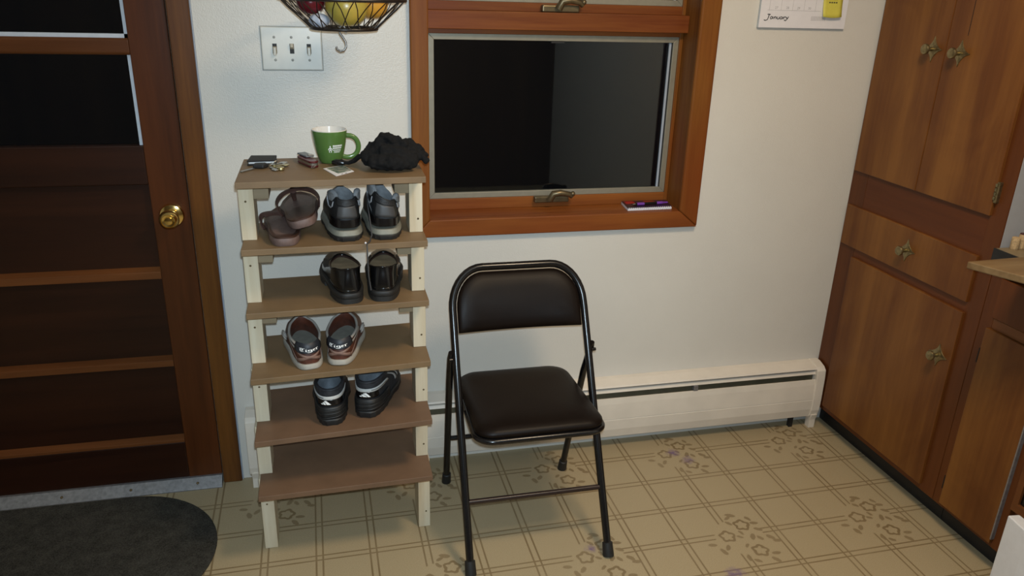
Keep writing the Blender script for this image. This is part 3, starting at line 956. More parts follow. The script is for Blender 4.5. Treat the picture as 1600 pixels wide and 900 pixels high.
yr_ = -0.150 - (zr_ - 0.012) * 0.30
obj('rear_stretcher', MB().tube([(0.333, yr_, zr_), (0.738, yr_, zr_)], 0.0075, 12), M_black, ch, smooth=60)
for x in (0.3265, 0.7425):
    obj('pivot_bolt', MB().lathe([(0.006, 0), (0.005, 0.024), (0, 0.025)], 10, (x - 0.012, fy(0.545), 0.545), (1, 0, 0)), M_black, ch, smooth=40)


def rounded(x0, x1, y0, y1, r0, r1, n=7):
    """r0 near y0, r1 near y1"""
    P = []
    for cx, cy, a0, r in ((x0 + r0, y0 + r0, PI, r0), (x1 - r0, y0 + r0, 1.5 * PI, r0), (x1 - r1, y1 - r1, 0, r1), (x0 + r1, y1 - r1, 0.5 * PI, r1)):
        for i in range(n + 1):
            a = a0 + PI / 2 * i / n
            P.append((cx + r * math.cos(a), cy + r * math.sin(a)))
    return P


def cushion(out, rings):
    """rings of (inset, height)"""
    cx = sum(p[0] for p in out) / len(out)
    cy = sum(p[1] for p in out) / len(out)
    X0, X1 = min(p[0] for p in out), max(p[0] for p in out)
    Y0, Y1 = min(p[1] for p in out), max(p[1] for p in out)
    res = []
    for ins, h in rings:
        kx, ky = 1 - 2 * ins / (X1 - X0), 1 - 2 * ins / (Y1 - Y0)
        res.append([(cx + (x - cx) * kx, cy + (y - cy) * ky, h) for x, y in out])
    return res


so = rounded(0.3500, 0.7120, -0.588, -0.192, 0.050, 0.055)
SZ = lambda y: 0.424 + (-0.40 - y) * 0.045


def seatring(rings):
    return [[(x + (0 if y < -0.4 else 0.006 * (1 if x < 0.53 else -1) * (y + 0.4) / 0.17), y, SZ(y) + z) for x, y, z in R] for R in rings]


obj('seat', MB().loft(seatring(cushion(so, [(0.004, -0.006), (0.0, 0.0), (0.002, 0.008), (0.010, 0.0155), (0.03, 0.021), (0.07, 0.0255), (0.12, 0.0275), (0.165, 0.028)]))), M_vinyl, ch, smooth=60)
obj('seat_pan', MB().loft(seatring(cushion(so, [(0.012, -0.026), (0.003, -0.024), (0.0015, -0.006), (0.010, -0.004)]))), M_black, ch, smooth=50)
sr = [tuple(p) for p in seatring(cushion(so, [(0.001, -0.014)]))[0]]
obj('seat_rim', MB().tube(sr, 0.0085, 10, closed=True), M_black, ch, smooth=60)
# padded back: outline in the frame plane
zb0, zb1 = 0.612, zt - 0.012
rows = []
kk = 26
bk = MB()
DIR = Vector((0, 0.485, 1)).normalized()
NRM = Vector((0, -1, 0.485)).normalized()


def back_out(n=10):
    P = []
    l, r, rr = lx + 0.014, rx - 0.012, rc - 0.012
    P.append((l, zb0))
    for i in range(n + 1):
        a = PI - PI / 2 * i / n
        P.append((l + rr + rr * math.cos(a), zb1 - rr * 1.12 + rr * 1.12 * math.sin(a)))
    for i in range(n + 1):
        a = PI / 2 - PI / 2 * i / n
        P.append((r - rr + rr * math.cos(a), zb1 - rr * 1.12 + rr * 1.12 * math.sin(a)))
    P.append((r, zb0))
    for i in range(1, 8):
        x = r + (l - r) * i / 8
        P.append((x, zb0 + 0.004 * math.sin(PI * i / 8)))
    return P


bo = back_out()


def bring(ins, off):
    cx = (lx + rx) / 2
    cz = 0.70
    kx, kz = 1 - ins / 0.19, 1 - ins / 0.08
    R = []
    for x, z in bo:
        X, Z = cx + (x - cx) * kx, cz + (z - cz) * kz
        sag = 0.018 * (1 - ((X - cx) / 0.19) ** 2)      # back curves away between the tubes
        p = Vector((X, fy(Z), Z)) + NRM * (off - sag)
        R.append(tuple(p))
    return R


obj('backrest', bk.loft([bring(0.003, -0.012), bring(0.0, -0.006), bring(0.0, 0.004), bring(0.004, 0.009), bring(0.012, 0.014), bring(0.03, 0.019), bring(0.055, 0.021)]), M_vinyl, ch, smooth=60)


# ------------------------------------------------------------------ shoes
class Shoe:
    """heel at y=0, toe towards +y, x across; the upper is a skin between the sole outline and the collar loop"""

    def __init__(s, L=0.29, heel=0.036, ball=0.049, sole=0.028, collar=None, cy=0.085, cl=0.075, cw=0.030, toe_h=0.05, side=1, skew=0.0, fwd=0.35):
        s.L, s.heel, s.ball, s.sole = L, heel, ball, sole
        s.col = collar or [(0, .085), (60, .08), (110, .07), (180, .095)]
        s.cy, s.cl, s.cw, s.toe_h, s.side, s.skew, s.fwd = cy, cl, cw, toe_h, side, skew, fwd

    def W(s, k):
        T = [(0, s.heel), (.2, s.heel), (.42, s.heel * .98), (.68, s.ball), (.85, s.ball * .93), (1, s.ball * .7)]
        for (a, p), (b, q) in zip(T, T[1:]):
            if k <= b:
                u = (k - a) / (b - a)
                u = u * u * (3 - 2 * u)
                return p + (q - p) * u
        return T[-1][1]

    def out(s, th, grow=0.0):
        sn, cs = math.sin(th), math.cos(th)
        y = s.L / 2 + s.L / 2 * math.copysign(abs(sn) ** .78, sn)
        k = y / s.L
        x = s.W(k) * math.copysign(abs(cs) ** .58, cs)
        x += -s.side * 0.012 * max(0, k - .35) ** 1.5      # inner curve of the last
        cx, cy = 0, s.L / 2
        d = Vector((x * 3, y - cy, 0))
        d = d.normalized() if d.length > 1e-6 else d
        return Vector((x, y, 0)) + d * grow

    def colz(s, th):
        phi = abs(math.degrees(math.atan2(math.cos(th), -math.sin(th))))   # 0 heel .. 180 front
        for (a, p), (b, q) in zip(s.col, s.col[1:]):
            if phi <= b:
                u = (phi - a) / (b - a)
                u = u * u * (3 - 2 * u)
                return p + (q - p) * u
        return s.col[-1][1]

    def C(s, th):
        return Vector((s.cw * math.cos(th), s.cy + s.cl * math.sin(th), s.colz(th) - s.skew * math.cos(th)))

    def surf(s, th, v, off=0.0):
        def raw(th, v):
            a = s.out(th, -0.004)
            a.z = s.sole
            c = s.C(th)
            h = c.z - s.sole
            fr = max(0.0, math.sin(th))
            rise = (h * 0.62) * (1 - fr) + (s.toe_h - s.sole) * 1.1 * fr
            p1 = Vector((a.x, a.y, s.sole + rise))
            flat = Vector((a.x - c.x, a.y - c.y, 0))
            kk_ = 0.18 * (1 - fr) + s.fwd * fr
            p2 = c + flat * kk_ - Vector((0, 0, h * (0.30 * (1 - fr) + 0.12 * fr)))
            u = 1 - v
            return a * u ** 3 + p1 * (3 * u * u * v) + p2 * (3 * u * v * v) + c * v ** 3
        p = raw(th, v)
        if off:
            e = 0.02
            v0, v1 = max(0, v - e), min(1, v + e)
            n_ = (raw(th + e, v) - raw(th - e, v)).cross(raw(th, v1) - raw(th, v0))
            if n_.length > 1e-9:
                p = p + n_.normalized() * off
        return p

    def upper(s, n=48, k=12):
        b = MB()
        b.loft([[tuple(s.surf(2 * PI * i / n, q / k)) for i in range(n)] for q in range(k + 1)], cap0=False, cap1=False)
        return b

    def lining(s, n=48, drop=0.014):
        rings = []
        for w, zz in ((1.0, 0), (0.93, 0.001), (0.90, 0.25), (0.92, 0.6), (0.95, 1.0)):
            R = []
            for i in range(n):
                th = 2 * PI * i / n
                c = s.C(th)
                z1 = s.sole + drop
                f = max(0, math.sin(th))
                y = s.cy + s.cl * math.sin(th) * (w + (0.35 * f * zz if zz > .3 else 0))
                R.append((c.x * w, y, c.z + (z1 - c.z) * zz))
            rings.append(R)
        b = MB()
        b.loft(rings, cap0=False, cap1=False)
        return b, rings[-1]

    def sole_mb(s, z0, z1, g0=0.0, g1=0.0, n=48, lug=0):
        rings = []
        for z, g in ((z0, g0 - 0.002), (z0 + (z1 - z0) * .2, g0), (z0 + (z1 - z0) * .8, g1), (z1, g1 - 0.002)):
            R = []
            for i in range(n):
                gg = g + (0.0022 if (lug and i % 2 and z < z1) else 0)
                p = s.out(2 * PI * i / n, gg)
                spring = 0.010 * max(0, (p.y / s.L - .75) / .25) ** 2
                R.append((p.x, p.y, z + spring))
            rings.append(R)
        return MB().loft(rings)

    def patch(s, th0, th1, v0, v1, off=0.0015, nu=12, nv=6, shape=None):
        b = MB()
        rows = []
        for q in range(nv + 1):
            R = []
            for i in range(nu + 1):
                a, v = i / nu, q / nv
                if shape:
                    a, v = shape(a, v)
                R.append(tuple(s.surf(th0 + (th1 - th0) * a, v0 + (v1 - v0) * v, off)))
            rows.append(R)
        return b.loft(rows, closed=False)

    def line(s, pts, r, off=0.001, n=6, flat=None, sub=6):
        P = []
        for (a, v), (a2, v2) in zip(pts, pts[1:]):
            for q in range(sub):
                u = q / sub
                P.append(tuple(s.surf(a + (a2 - a) * u, v + (v2 - v) * u, off)))
        P.append(tuple(s.surf(*pts[-1], off)))
        return MB().tube(P, r, n)


HB = -PI / 2   # heel direction
D = math.radians


def solid(o, th=0.0012):
    md = o.modifiers.new('thick', 'SOLIDIFY')
    md.thickness = th
    md.offset = 0
    return o


def shoe_base(sh, root, M_up, M_lin, M_ins, collar_r, M_col, drop=0.014, roll=True):
    up = obj('upper', sh.upper(), M_up, root, smooth=70, local=True)
    lb_, last = sh.lining(drop=drop)
    obj('lining', lb_, M_lin, root, smooth=70, local=True)
    obj('insole', MB().add(last, [tuple(range(len(last)))]), M_ins, root, local=True)
    if collar_r:
        obj('collar', MB().tube([tuple(sh.C(2 * PI * i / 48)) for i in range(48)], collar_r, 8, closed=True), M_col, root, smooth=60, local=True)
    return up


def arc(L, k=0.0):
    return L


# --- row two: black athletic shoes
M_blk = plain('black_mesh_fabric', (0.009, 0.0095, 0.0105), 0.55, var=0.4, sc=150, bump=0.3, bsc=600)
M_grey = plain('grey_lining', (0.19, 0.20, 0.21), 0.8, var=0.15, sc=90)
M_rubg = plain('dark_grey_rubber', (0.042, 0.042, 0.043), 0.5, var=0.1)
M_mid = plain('olive_grey_midsole', (0.21, 0.205, 0.165), 0.6, var=0.15)
M_silver = plain('silver_piping', (0.42, 0.43, 0.45), 0.4, 0.2)
M_pitch = plain('black_sole_rubber', (0.015, 0.014, 0.013), 0.6, var=0.3)


def athletic(loc, yaw, side, label, skew=0.0):
    r = thing('athletic_shoe', label, 'shoe', loc, (0, 0, yaw), 'black athletic shoes on the second shelf')
    sh = Shoe(0.285, 0.0440, 0.0495, 0.034, [(0, .104), (22, .105), (52, .120), (80, .114), (120, .094), (155, .106), (180, .116)], 0.070, 0.060, 0.0365, 0.065, side, skew)
    shoe_base(sh, r, M_blk, M_grey, M_grey, 0.0, M_grey)
    obj('outsole', sh.sole_mb(0.0, 0.013, 0.002, 0.003, lug=1), M_pitch, r, smooth=30, local=True)
    obj('midsole', sh.sole_mb(0.0125, 0.0265, 0.004, 0.001), M_mid, r, smooth=40, local=True)
    obj('heel_wrap', sh.patch(HB - D(60), HB + D(60), 0.0, 0.18, 0.0025), M_black, r, smooth=60, local=True)
    solid(obj('heel_patch', sh.patch(HB - D(27), HB + D(27), 0.22, 0.68, 0.002), M_rubg, r, smooth=60, local=True))
    solid(obj('heel_tab', sh.patch(HB - D(36), HB + D(36), 0.70, 1.0, 0.003), M_blackmatt, r, smooth=60, local=True))
    # swirl emblem on the heel tab
    em = MB()
    for rr in (0.0075, 0.0045):
        pts = []
        for q in range(14):
            a = 2 * PI * q / 14
            p = sh.surf(HB + math.cos(a) * rr / 0.034, 0.83 + math.sin(a) * rr / 0.075, 0.0045)
            pts.append(tuple(p))
        em.tube(pts, 0.0006, 5, closed=True)
    obj('emblem', em, M_rubg, r, local=True)
    for sg in (-1, 1):
        a = lambda d: HB + sg * D(d)
        # padded grey ear with silver loop below
        ear = obj('collar_ear', sh.patch(a(36), a(84), 0.66, 1.0, 0.003, shape=lambda u, v: (u * (0.4 + 0.6 * v) + 0.3 * (1 - v) * 0.9, v)), M_grey, r, smooth=60, local=True)
        solid(ear, 0.004)
        obj('collar_pad', MB().tube([tuple(sh.C(a(d))) for d in range(34, 96, 6)], [0.003, 0.005, 0.0065, 0.007, 0.007, 0.0065, 0.006, 0.005, 0.0045, 0.004, 0.003], 8), M_grey, r, smooth=60, local=True)
        obj('piping', sh.line([(a(92), 0.90), (a(80), 0.62), (a(66), 0.42), (a(52), 0.38), (a(46), 0.46), (a(45), 0.66)], 0.0017, 0.0025), M_silver, r, smooth=60, local=True)
    obj('tongue', MB().loft([[(x, y, z) for x, y, z in R] for R in [
        [(-0.024, 0.118, 0.115), (0, 0.128, 0.118), (0.024, 0.118, 0.115), (0.022, 0.124, 0.115), (0, 0.134, 0.118), (-0.022, 0.124, 0.115)],
        [(-0.025, 0.106, 0.138), (0, 0.114, 0.146), (0.025, 0.106, 0.138), (0.023, 0.113, 0.139), (0, 0.121, 0.147), (-0.023, 0.113, 0.139)]]]), M_grey, r, smooth=50, local=True)
    return r, sh


Z2 = 0.9392
a1, ash = athletic((0.0470, -0.420, Z2), D(5), -1, 'left black athletic shoe with grey lining on the second shelf, nearer the sandals')
a2, _ = athletic((0.1400, -0.419, Z2), D(-0.5), 1, 'right black athletic shoe on the second shelf, next to the right-hand post', 0.018)
# loose lace of the right shoe hanging over the shelf edge
lp = [(0.101, -0.33, 1.035), (0.099, -0.372, 1.02), (0.102, -0.405, 0.985), (0.104, -0.425, 0.955), (0.098, -0.440, 0.943), (0.090, -0.452, 0.941), (0.0895, -0.462, 0.935), (0.0895, -0.464, 0.90), (0.0905, -0.463, 0.86), (0.095, -0.463, 0.822)]
mw = Matrix.Translation(a2.location) @ Matrix.Rotation(D(-0.5), 4, 'Z')
inv = mw.inverted()
obj('lace', MB().tube([tuple(inv @ Vector(p)) for p in lp], 0.0019, 6), M_rubg, a2, smooth=60, local=True)
obj('lace', MB().tube([tuple(inv @ Vector(p)) for p in [(0.112, -0.30, 1.045), (0.104, -0.34, 1.055), (0.100, -0.365, 1.03), (0.110, -0.385, 1.00), (0.118, -0.375, 0.98)]], 0.0017, 6), M_rubg, a2, smooth=60, local=True)
obj('lace_tip', MB().sphere(tuple(inv @ Vector((0.0865, -0.4495, 0.9430))), 0.0026, 8, 6), M_paper, a2, local=True)

# --- row three: black dress shoes
M_leath = plain('polished_black_leather', (0.0055, 0.005, 0.005), 0.17, var=0.2, bump=0.02, bsc=90)
M_leath2 = plain('dark_brown_lining', (0.030, 0.012, 0.008), 0.5, var=0.2)
M_tan = plain('tan_insole', (0.30, 0.22, 0.13), 0.6, var=0.25, sc=30)


def dress(loc, yaw, side, label):
    r = thing('dress_shoe', label, 'shoe', loc, (0, 0, yaw), 'black dress shoes on the third shelf')
    sh = Shoe(0.295, 0.0425, 0.051, 0.026, [(0, .090), (50, .086), (90, .078), (130, .080), (180, .086)], 0.078, 0.066, 0.0385, 0.055, side)
    shoe_base(sh, r, M_leath, M_leath2, M_tan, 0.0022, M_leath, drop=0.046)
    obj('outsole', sh.sole_mb(0.012, 0.027, 0.003, 0.004), M_pitch, r, smooth=40, local=True)
    hb = MB()
    pts = [sh.out(2 * PI * i / 48, 0.003) for i in range(48)]
    pts = [(p.x, p.y) for p in pts if p.y < 0.078]
    pts.sort(key=lambda p: math.atan2(p[1] - 0.06, p[0]))
    hb.prism(pts, 0.0, 0.0125)
    obj('heel_block', hb, M_pitch, r, smooth=40, local=True)
    obj('fore_sole', MB().prism([(p.x, p.y) for p in [sh.out(2 * PI * i / 48, 0.002) for i in range(48)] if p.y > 0.13], 0.0, 0.0125), M_pitch, r, smooth=40, local=True)
    obj('heel_seam', sh.line([(HB - D(75), 0.10), (HB, 0.06), (HB + D(75), 0.10)], 0.0012, 0.0006), M_leath, r, smooth=60, local=True)
    for sg in (-1, 1):
        solid(obj('gusset', sh.patch(HB + sg * D(96), HB + sg * D(128), 0.35, 0.99, 0.0012), M_blackmatt, r, smooth=60, local=True))
    solid(obj('vamp_tongue', sh.patch(PI / 2 - D(48), PI / 2 + D(48), 0.45, 1.0, 0.002), M_leath, r, smooth=60, local=True))
    return r


Z3 = 0.7738
dress((0.0465, -0.4250, Z3 - 0.0006), D(8), -1, 'left black leather dress shoe on the third shelf, toe turned outward')
dress((0.1270, -0.4230, Z3 + 0.0003), D(-6), 1, 'right black leather dress shoe on the third shelf, nearer the right post')

# --- row four: brown casual shoes with navy heel flap
M_brn = plain('brown_suede', (0.090, 0.026, 0.014), 0.5, var=0.3, sc=60, bump=0.1)
M_brn2 = plain('brown_strap', (0.215, 0.125, 0.095), 0.55, var=0.15)
M_navy = plain('navy_flap', (0.012, 0.014, 0.020), 0.5, var=0.1)
M_lt = plain('pale_grey_trim', (0.30, 0.275, 0.245), 0.6, var=0.1)
M_ins4 = plain('grey_insole', (0.185, 0.18, 0.15), 0.85, var=0.12, sc=60)
M_offw = plain('off_white_sole', (0.36, 0.33, 0.28), 0.6, var=0.08)
M_txt = plain('white_lettering', (0.80, 0.80, 0.78), 0.6, var=0.02)


def blackletter(fn):
    """the word on the flap: T i g e r in a pen-drawn blackletter hand"""
    S_ = {'T': [[(-1.0, 8.2), (1.2, 9.4), (3.0, 8.2), (5.4, 9.2)], [(1.0, 8.4), (0.2, 5.5), (0.6, 2.2), (2.4, 0.3), (4.6, 1.2)], [(2.9, 8.2), (2.7, 2.2)], [(0.6, 5.2), (4.4, 5.6)]],
          'i': [[(0.0, 5.4), (0.9, 4.8), (0.9, 0.8), (1.8, 0.1)], [(0.6, 7.2), (1.2, 7.8)]],
          'g': [[(3.0, 5.2), (1.2, 5.2), (0.5, 3.6), (0.9, 1.6), (2.6, 1.2), (3.1, 2.6), (3.0, 5.2), (3.2, -0.8), (1.6, -2.4), (0.0, -1.5)]],
          'e': [[(0.7, 2.8), (2.8, 3.8), (2.4, 5.3), (1.0, 5.0), (0.5, 2.6), (1.1, 0.6), (2.8, 0.7)]],
          'r': [[(0.2, 5.4), (1.0, 4.8), (1.0, 0.0)], [(1.0, 3.8), (2.2, 5.4), (3.6, 4.9)]]}
    b = MB()
    x = 0
    for chh, wd in (('T', 6.2), ('i', 2.6), ('g', 4.3), ('e', 3.8), ('r', 3.4)):
        for st in S_[chh]:
            wdt = 0.62
            for (xa, ya), (xb, yb) in zip(st, st[1:]):
                dx, dy = xb - xa, yb - ya
                l = math.hypot(dx, dy)
                nx, ny = -dy / l * wdt * (0.5 + 0.5 * abs(dy) / l), dx / l * wdt * (0.5 + 0.5 * abs(dy) / l)
                q = [(xa + nx, ya + ny), (xb + nx, yb + ny), (xb - nx, yb - ny), (xa - nx, ya - ny)]
                b.add([fn(x + u, v) for u, v in q], [(3, 2, 1, 0)])
        x += wd
    return b


def casual(loc, yaw, side, label, mir):
    r = thing('casual_shoe', label, 'shoe', loc, (0, -0.0185, yaw), 'brown casual shoes on the fourth shelf')
    sh = Shoe(0.270, 0.0410, 0.049, 0.014, [(0, .060), (40, .062), (90, .068), (140, .080), (180, .088)], 0.084, 0.072, 0.0385, 0.050, side)
    shoe_base(sh, r, M_brn, M_brn, M_ins4, 0.0035, M_lt, drop=0.022)
    obj('outsole', sh.sole_mb(0.0, 0.0145, 0.003, 0.002), M_offw, r, smooth=40, local=True)
    # folded navy flap over the heel: from inside the collar, over it and down the back
    FW_ = 47

    def flap(u, v):
        th = HB + D(FW_) * u
        c = sh.C(th)
        if v < 0.35:      # inner part
            k = v / 0.35
            y_in = c.y + 0.020 * (1 - k)
            return Vector((c.x * (1 - 0.0 * k), y_in, c.z + 0.004 + 0.004 * k - 0.016 * (1 - k)))
        k = (v - 0.35) / 0.65
        k2 = 1 - 0.50 * k
        p = sh.surf(th, k2, 0.0045)
        if k < 0.15:
            p.z += 0.005 * (1 - k / 0.15)
        return p
    rows = []
    for q in range(13):
        v = q / 12
        kx = 1.0 if v < .75 else math.sqrt(max(0.0, 1 - ((v - .75) / .30) ** 2))
        rows.append([tuple(flap((-1 + 2 * i / 10) * kx, v)) for i in range(11)])
    fo = obj('heel_flap', MB().loft(rows, closed=False), M_navy, r, smooth=70, local=True)
    solid(fo, 0.003)

    def place(u, v):
        # u 0..20, v -2..9 -> flap surface, baseline low on the back
        p = flap((u - 10.2) / 17.0, 0.83 - v * 0.036)
        return tuple(p + Vector((0, -0.0030, 0.0016)))
    obj('lettering', blackletter(place), M_txt, r, local=True)
    for sg in (-1, 1):
        a = lambda d: HB + sg * D(d)
        s1 = sh.patch(0, 1, 0, 1, 0.002, 14, 2, shape=lambda u, v: (a(-38 + 76 * u), 0.10 + 0.36 * u + 0.13 * (v - .5)))
        solid(obj('cross_strap', s1, M_brn2, r, smooth=60, local=True))
        s2 = sh.patch(0, 1, 0, 1, 0.0022, 14, 2, shape=lambda u, v: (a(30 + 72 * u), 0.62 + 0.20 * u + 0.22 * (v - .5) * (1 - .4 * u)))
        solid(obj('collar_band', s2, M_lt, r, smooth=60, local=True))
        s3 = sh.patch(0, 1, 0, 1, 0.0018, 14, 2, shape=lambda u, v: (a(36 + 60 * u), 0.05 + 0.55 * u + 0.10 * (v - .5)))
        solid(obj('side_strap', s3, M_brn2, r, smooth=60, local=True))
    o_ = side
    for da, dv in ((100, 0.60), (96, 0.40)):
        b0 = sh.surf(HB + o_ * D(da), dv, 0.004)
        loop = [tuple(b0 + Vector((o_ * (0.003 + 0.004 * math.sin(t)), 0.014 * math.cos(t), 0.008 * math.sin(t)))) for t in [2 * PI * k / 14 for k in range(14)]]
        obj('lace_loop', MB().tube(loop, 0.0026, 6, closed=True), M_lt, r, smooth=60, local=True)
    for q in range(4):
        yy = 0.160 + q * 0.016
        zz = 0.112 - q * 0.010
        obj('lace', MB().tube([(-0.022, yy, zz - 0.006), (0, yy + 0.004, zz + 0.002), (0.022, yy, zz - 0.006)], 0.0022, 6), M_brn2, r, smooth=60, local=True)
    return r


Z4 = 0.6035
casual((-0.0650, -0.4400, Z4 - 0.0022), D(9), -1, 'left brown suede shoe with navy heel flap on the fourth shelf', 0)
casual((0.0060, -0.4330, Z4 + 0.0002), D(-10), 1, 'right brown suede shoe with navy heel flap on the fourth shelf', 0)

# --- row five: black trainers with white heel strap
M_trk = plain('charcoal_textile', (0.020, 0.021, 0.025), 0.65, var=0.4, sc=120, bump=0.2)
M_lin5 = plain('blue_grey_lining', (0.19, 0.215, 0.24), 0.8, var=0.15, sc=50)
M_strap = plain('white_strap', (0.50, 0.50, 0.48), 0.5, var=0.05)
M_rub5 = plain('worn_black_rubber', (0.012, 0.012, 0.012), 0.55, var=0.4, sc=50)


def trainer(loc, yaw, side, label):
    r = thing('trainer', label, 'shoe', loc, (0, -0.0257, yaw), 'black trainers on the fifth shelf')
    sh = Shoe(0.275, 0.0420, 0.051, 0.018, [(0, .098), (30, .098), (70, .100), (115, .088), (150, .100), (180, .110)], 0.076, 0.062, 0.0375, 0.055, side)
    shoe_base(sh, r, M_trk, M_lin5, M_lin5, 0.0050, M_trk)
    obj('outsole', sh.sole_mb(0.0, 0.019, 0.003, 0.003, lug=1), M_rub5, r, smooth=30, local=True)
    solid(obj('heel_bumper', sh.patch(HB - D(80), HB + D(80), 0.0, 0.30, 0.004, 18, 4, shape=lambda u, v: (u, v * (0.75 + 0.25 * math.sin(PI * u)))), M_rub5, r, smooth=60, local=True), 0.004)
    for q in range(3):
        obj('ridge', sh.line([(HB - D(70), 0.05 + q * .07), (HB - D(20), 0.02 + q * .09), (HB + D(25), 0.06 + q * .08), (HB + D(70), 0.03 + q * .07)], 0.0016, 0.0065), M_rub5, r, smooth=60, local=True)
    solid(obj('heel_panel', sh.patch(HB - D(42), HB + D(42), 0.33, 0.60, 0.003), M_black, r, smooth=60, local=True))
    solid(obj('heel_strap', sh.patch(HB - D(88), HB + D(88), 0.585, 0.745, 0.0045, 18, 3), M_strap, r, smooth=60, local=True), 0.002)
    sd = side
    obj('strap_slot', sh.patch(HB + sd * D(18), HB + sd * D(76), 0.650, 0.680, 0.0066, 10, 1), M_blackmatt, r, local=True)
    # scalloped padded heel lining
    solid(obj('collar_pad', sh.patch(HB - D(70), HB + D(70), 0.76, 1.0, 0.002, 20, 4, shape=lambda u, v: (u, v * (0.72 + 0.28 * abs(math.cos(2 * PI * u))) + 0.0)), M_trk, r, smooth=60, local=True), 0.003)
    # emblem: three slanted bars rising to a triangle
    for k in range(3):
        xa = -6.6 + k * 4.6
        h = (3.0, 6.6, 10.4)[k]
        x1 = xa + 3.5
        quad = [(xa, 0), (x1, 0), (x1 - h * 0.56, h), (x1 - h * 0.56 - 3.0, h - 2.0)] if k else [(xa, 0), (x1, 0), (x1 - h * 0.56, h), (xa - 1.2, 1.8)]
        b = MB()
        gridp = [tuple(sh.surf(HB + (u - 2.5 + side * 3.5) * 0.00125 / 0.040, 0.40 + v * 0.00120 / 0.075, 0.0058)) for u, v in quad]
        b.add(gridp, [(0, 1, 2, 3)])
        obj('emblem_bar', b, M_txt, r, local=True)
    for k in range(3):
        a0 = HB + side * D(97 + k * 11)
        s4 = sh.patch(0, 1, 0, 1, 0.0022, 10, 2, shape=lambda u, v, a0=a0: (a0 + side * D(10) * u + side * D(4.4) * v, 0.18 + 0.74 * u))
        solid(obj('side_stripe', s4, M_strap, r, smooth=60, local=True))
    return r


Z5 = 0.4285
trainer((-0.0200, -0.4360, Z5 - 0.0013), D(0), -1, 'left black trainer with white heel strap on the fifth shelf')
trainer((0.0700, -0.4180, Z5 + 0.0029), D(-19), 1, 'right black trainer with white heel strap and side stripes on the fifth shelf')

# --- sandals
M_sand = plain('brown_sandal_leather', (0.085, 0.040, 0.030), 0.55, var=0.2, sc=60, bump=0.1)
M_sandf = plain('dark_footbed', (0.048, 0.020, 0.012), 0.5, var=0.35, sc=25)
M_sande = plain('sandal_edge', (0.135, 0.085, 0.072), 0.6, var=0.15, sc=80)


def sandal(loc, rot, side, label, squash=False):
    r = thing('sandal', label, 'sandal', loc, rot, 'brown leather sandals on the second shelf')
    sh = Shoe(0.262, 0.0410, 0.051, 0.02, None, side=side)
    obj('sole', sh.sole_mb(0.0, 0.020, 0.000, 0.000), M_sande, r, smooth=40, local=True)
    rim = MB()
    rings = []
    for g, z in ((-0.0012, 0.0195), (-0.0010, 0.0235), (-0.0045, 0.0240), (-0.008, 0.0215), (-0.018, 0.0208)):
        R = []
        for i in range(48):
            p = sh.out(2 * PI * i / 48, g)
            R.append((p.x, p.y, z + 0.010 * max(0, (p.y / sh.L - .75) / .25) ** 2))
        rings.append(R)
    obj('footbed', rim.loft(rings), M_sandf, r, smooth=40, local=True)
    # one broad strap arching over the instep, tied down by the toe post
    arch = [(-0.046, 0.118, 0.012), (-0.053, 0.126, 0.028), (-0.051, 0.142, 0.045), (-0.036, 0.160, 0.057), (-0.010, 0.170, 0.061),
            (0.018, 0.165, 0.059), (0.042, 0.148, 0.049), (0.052, 0.128, 0.031), (0.046, 0.118, 0.012)]
    if squash:      # the other sandal presses this strap down on one side
        arch = [(x, y, 0.012 + (z - 0.012) * (0.62 - 4.6 * (x + 0.01))) if x > -0.045 else (x, y, 0.012 + (z - 0.012) * 0.80) for x, y, z in arch]
        arch = [(x, y, max(z * 0.9, 0.0250 if abs(x) < 0.048 else z)) if x > -0.04 else (x, y, z) for x, y, z in arch]
    fine = []
    for k in range(len(arch) - 1):
        p = [Vector(arch[max(k - 1, 0)]), Vector(arch[k]), Vector(arch[k + 1]), Vector(arch[min(k + 2, len(arch) - 1)])]
        for q in range(4):
            u = q / 4
            fine.append(tuple(0.5 * ((2 * p[1]) + (p[2] - p[0]) * u + (2 * p[0] - 5 * p[1] + 4 * p[2] - p[3]) * u * u + (3 * p[1] - p[0] - 3 * p[2] + p[3]) * u ** 3)))
    fine.append(arch[-1])
    obj('strap', MB().tube(fine, 0.010, 10, flat=(0.24, 1.0, (0.02, 1, 0.35))), M_sand, r, smooth=60, local=True)
    obj('toe_post', MB().tube([(-side * 0.006, 0.170, 0.0275 if squash else 0.060), (-side * 0.009, 0.190, 0.0260 if squash else 0.044), (-side * 0.010, 0.203, 0.024)], [0.010, 0.007, 0.005], 8), M_sand, r, smooth=60, local=True)
    return r


sandal((-0.1040, -0.4400, Z2 + 0.0), (0, 0, D(4)), -1, 'brown leather thong sandal lying flat on the second shelf', True)
sandal((-0.0590, -0.4270, Z2 + 0.0420), (D(-1.5), D(-13), D(3)), 1, 'brown leather thong sandal propped up on top of the flat one')

# ------------------------------------------------------------------ things on the top shelf
Z1 = 1.1048
mg = thing('mug', 'green ceramic mug with white print on top of the shoe rack', 'mug', (0.0150, -0.2480, Z1))
M_green = plain('green_glaze', (0.080, 0.158, 0.038), 0.16, var=0.03)
M_cream = plain('white_glaze', (0.70, 0.66, 0.60), 0.15, var=0.02)
mx, my = 0.0150, -0.2480
prof = [(0.0255, 0.0), (0.0275, 0.002), (0.0315, 0.012), (0.0362, 0.028), (0.0405, 0.048), (0.0434, 0.068), (0.0452, 0.0830)]
obj('body', MB().lathe(prof + [(0.0447, 0.0850)], 40, (mx, my, Z1)), M_green, mg, smooth=50)
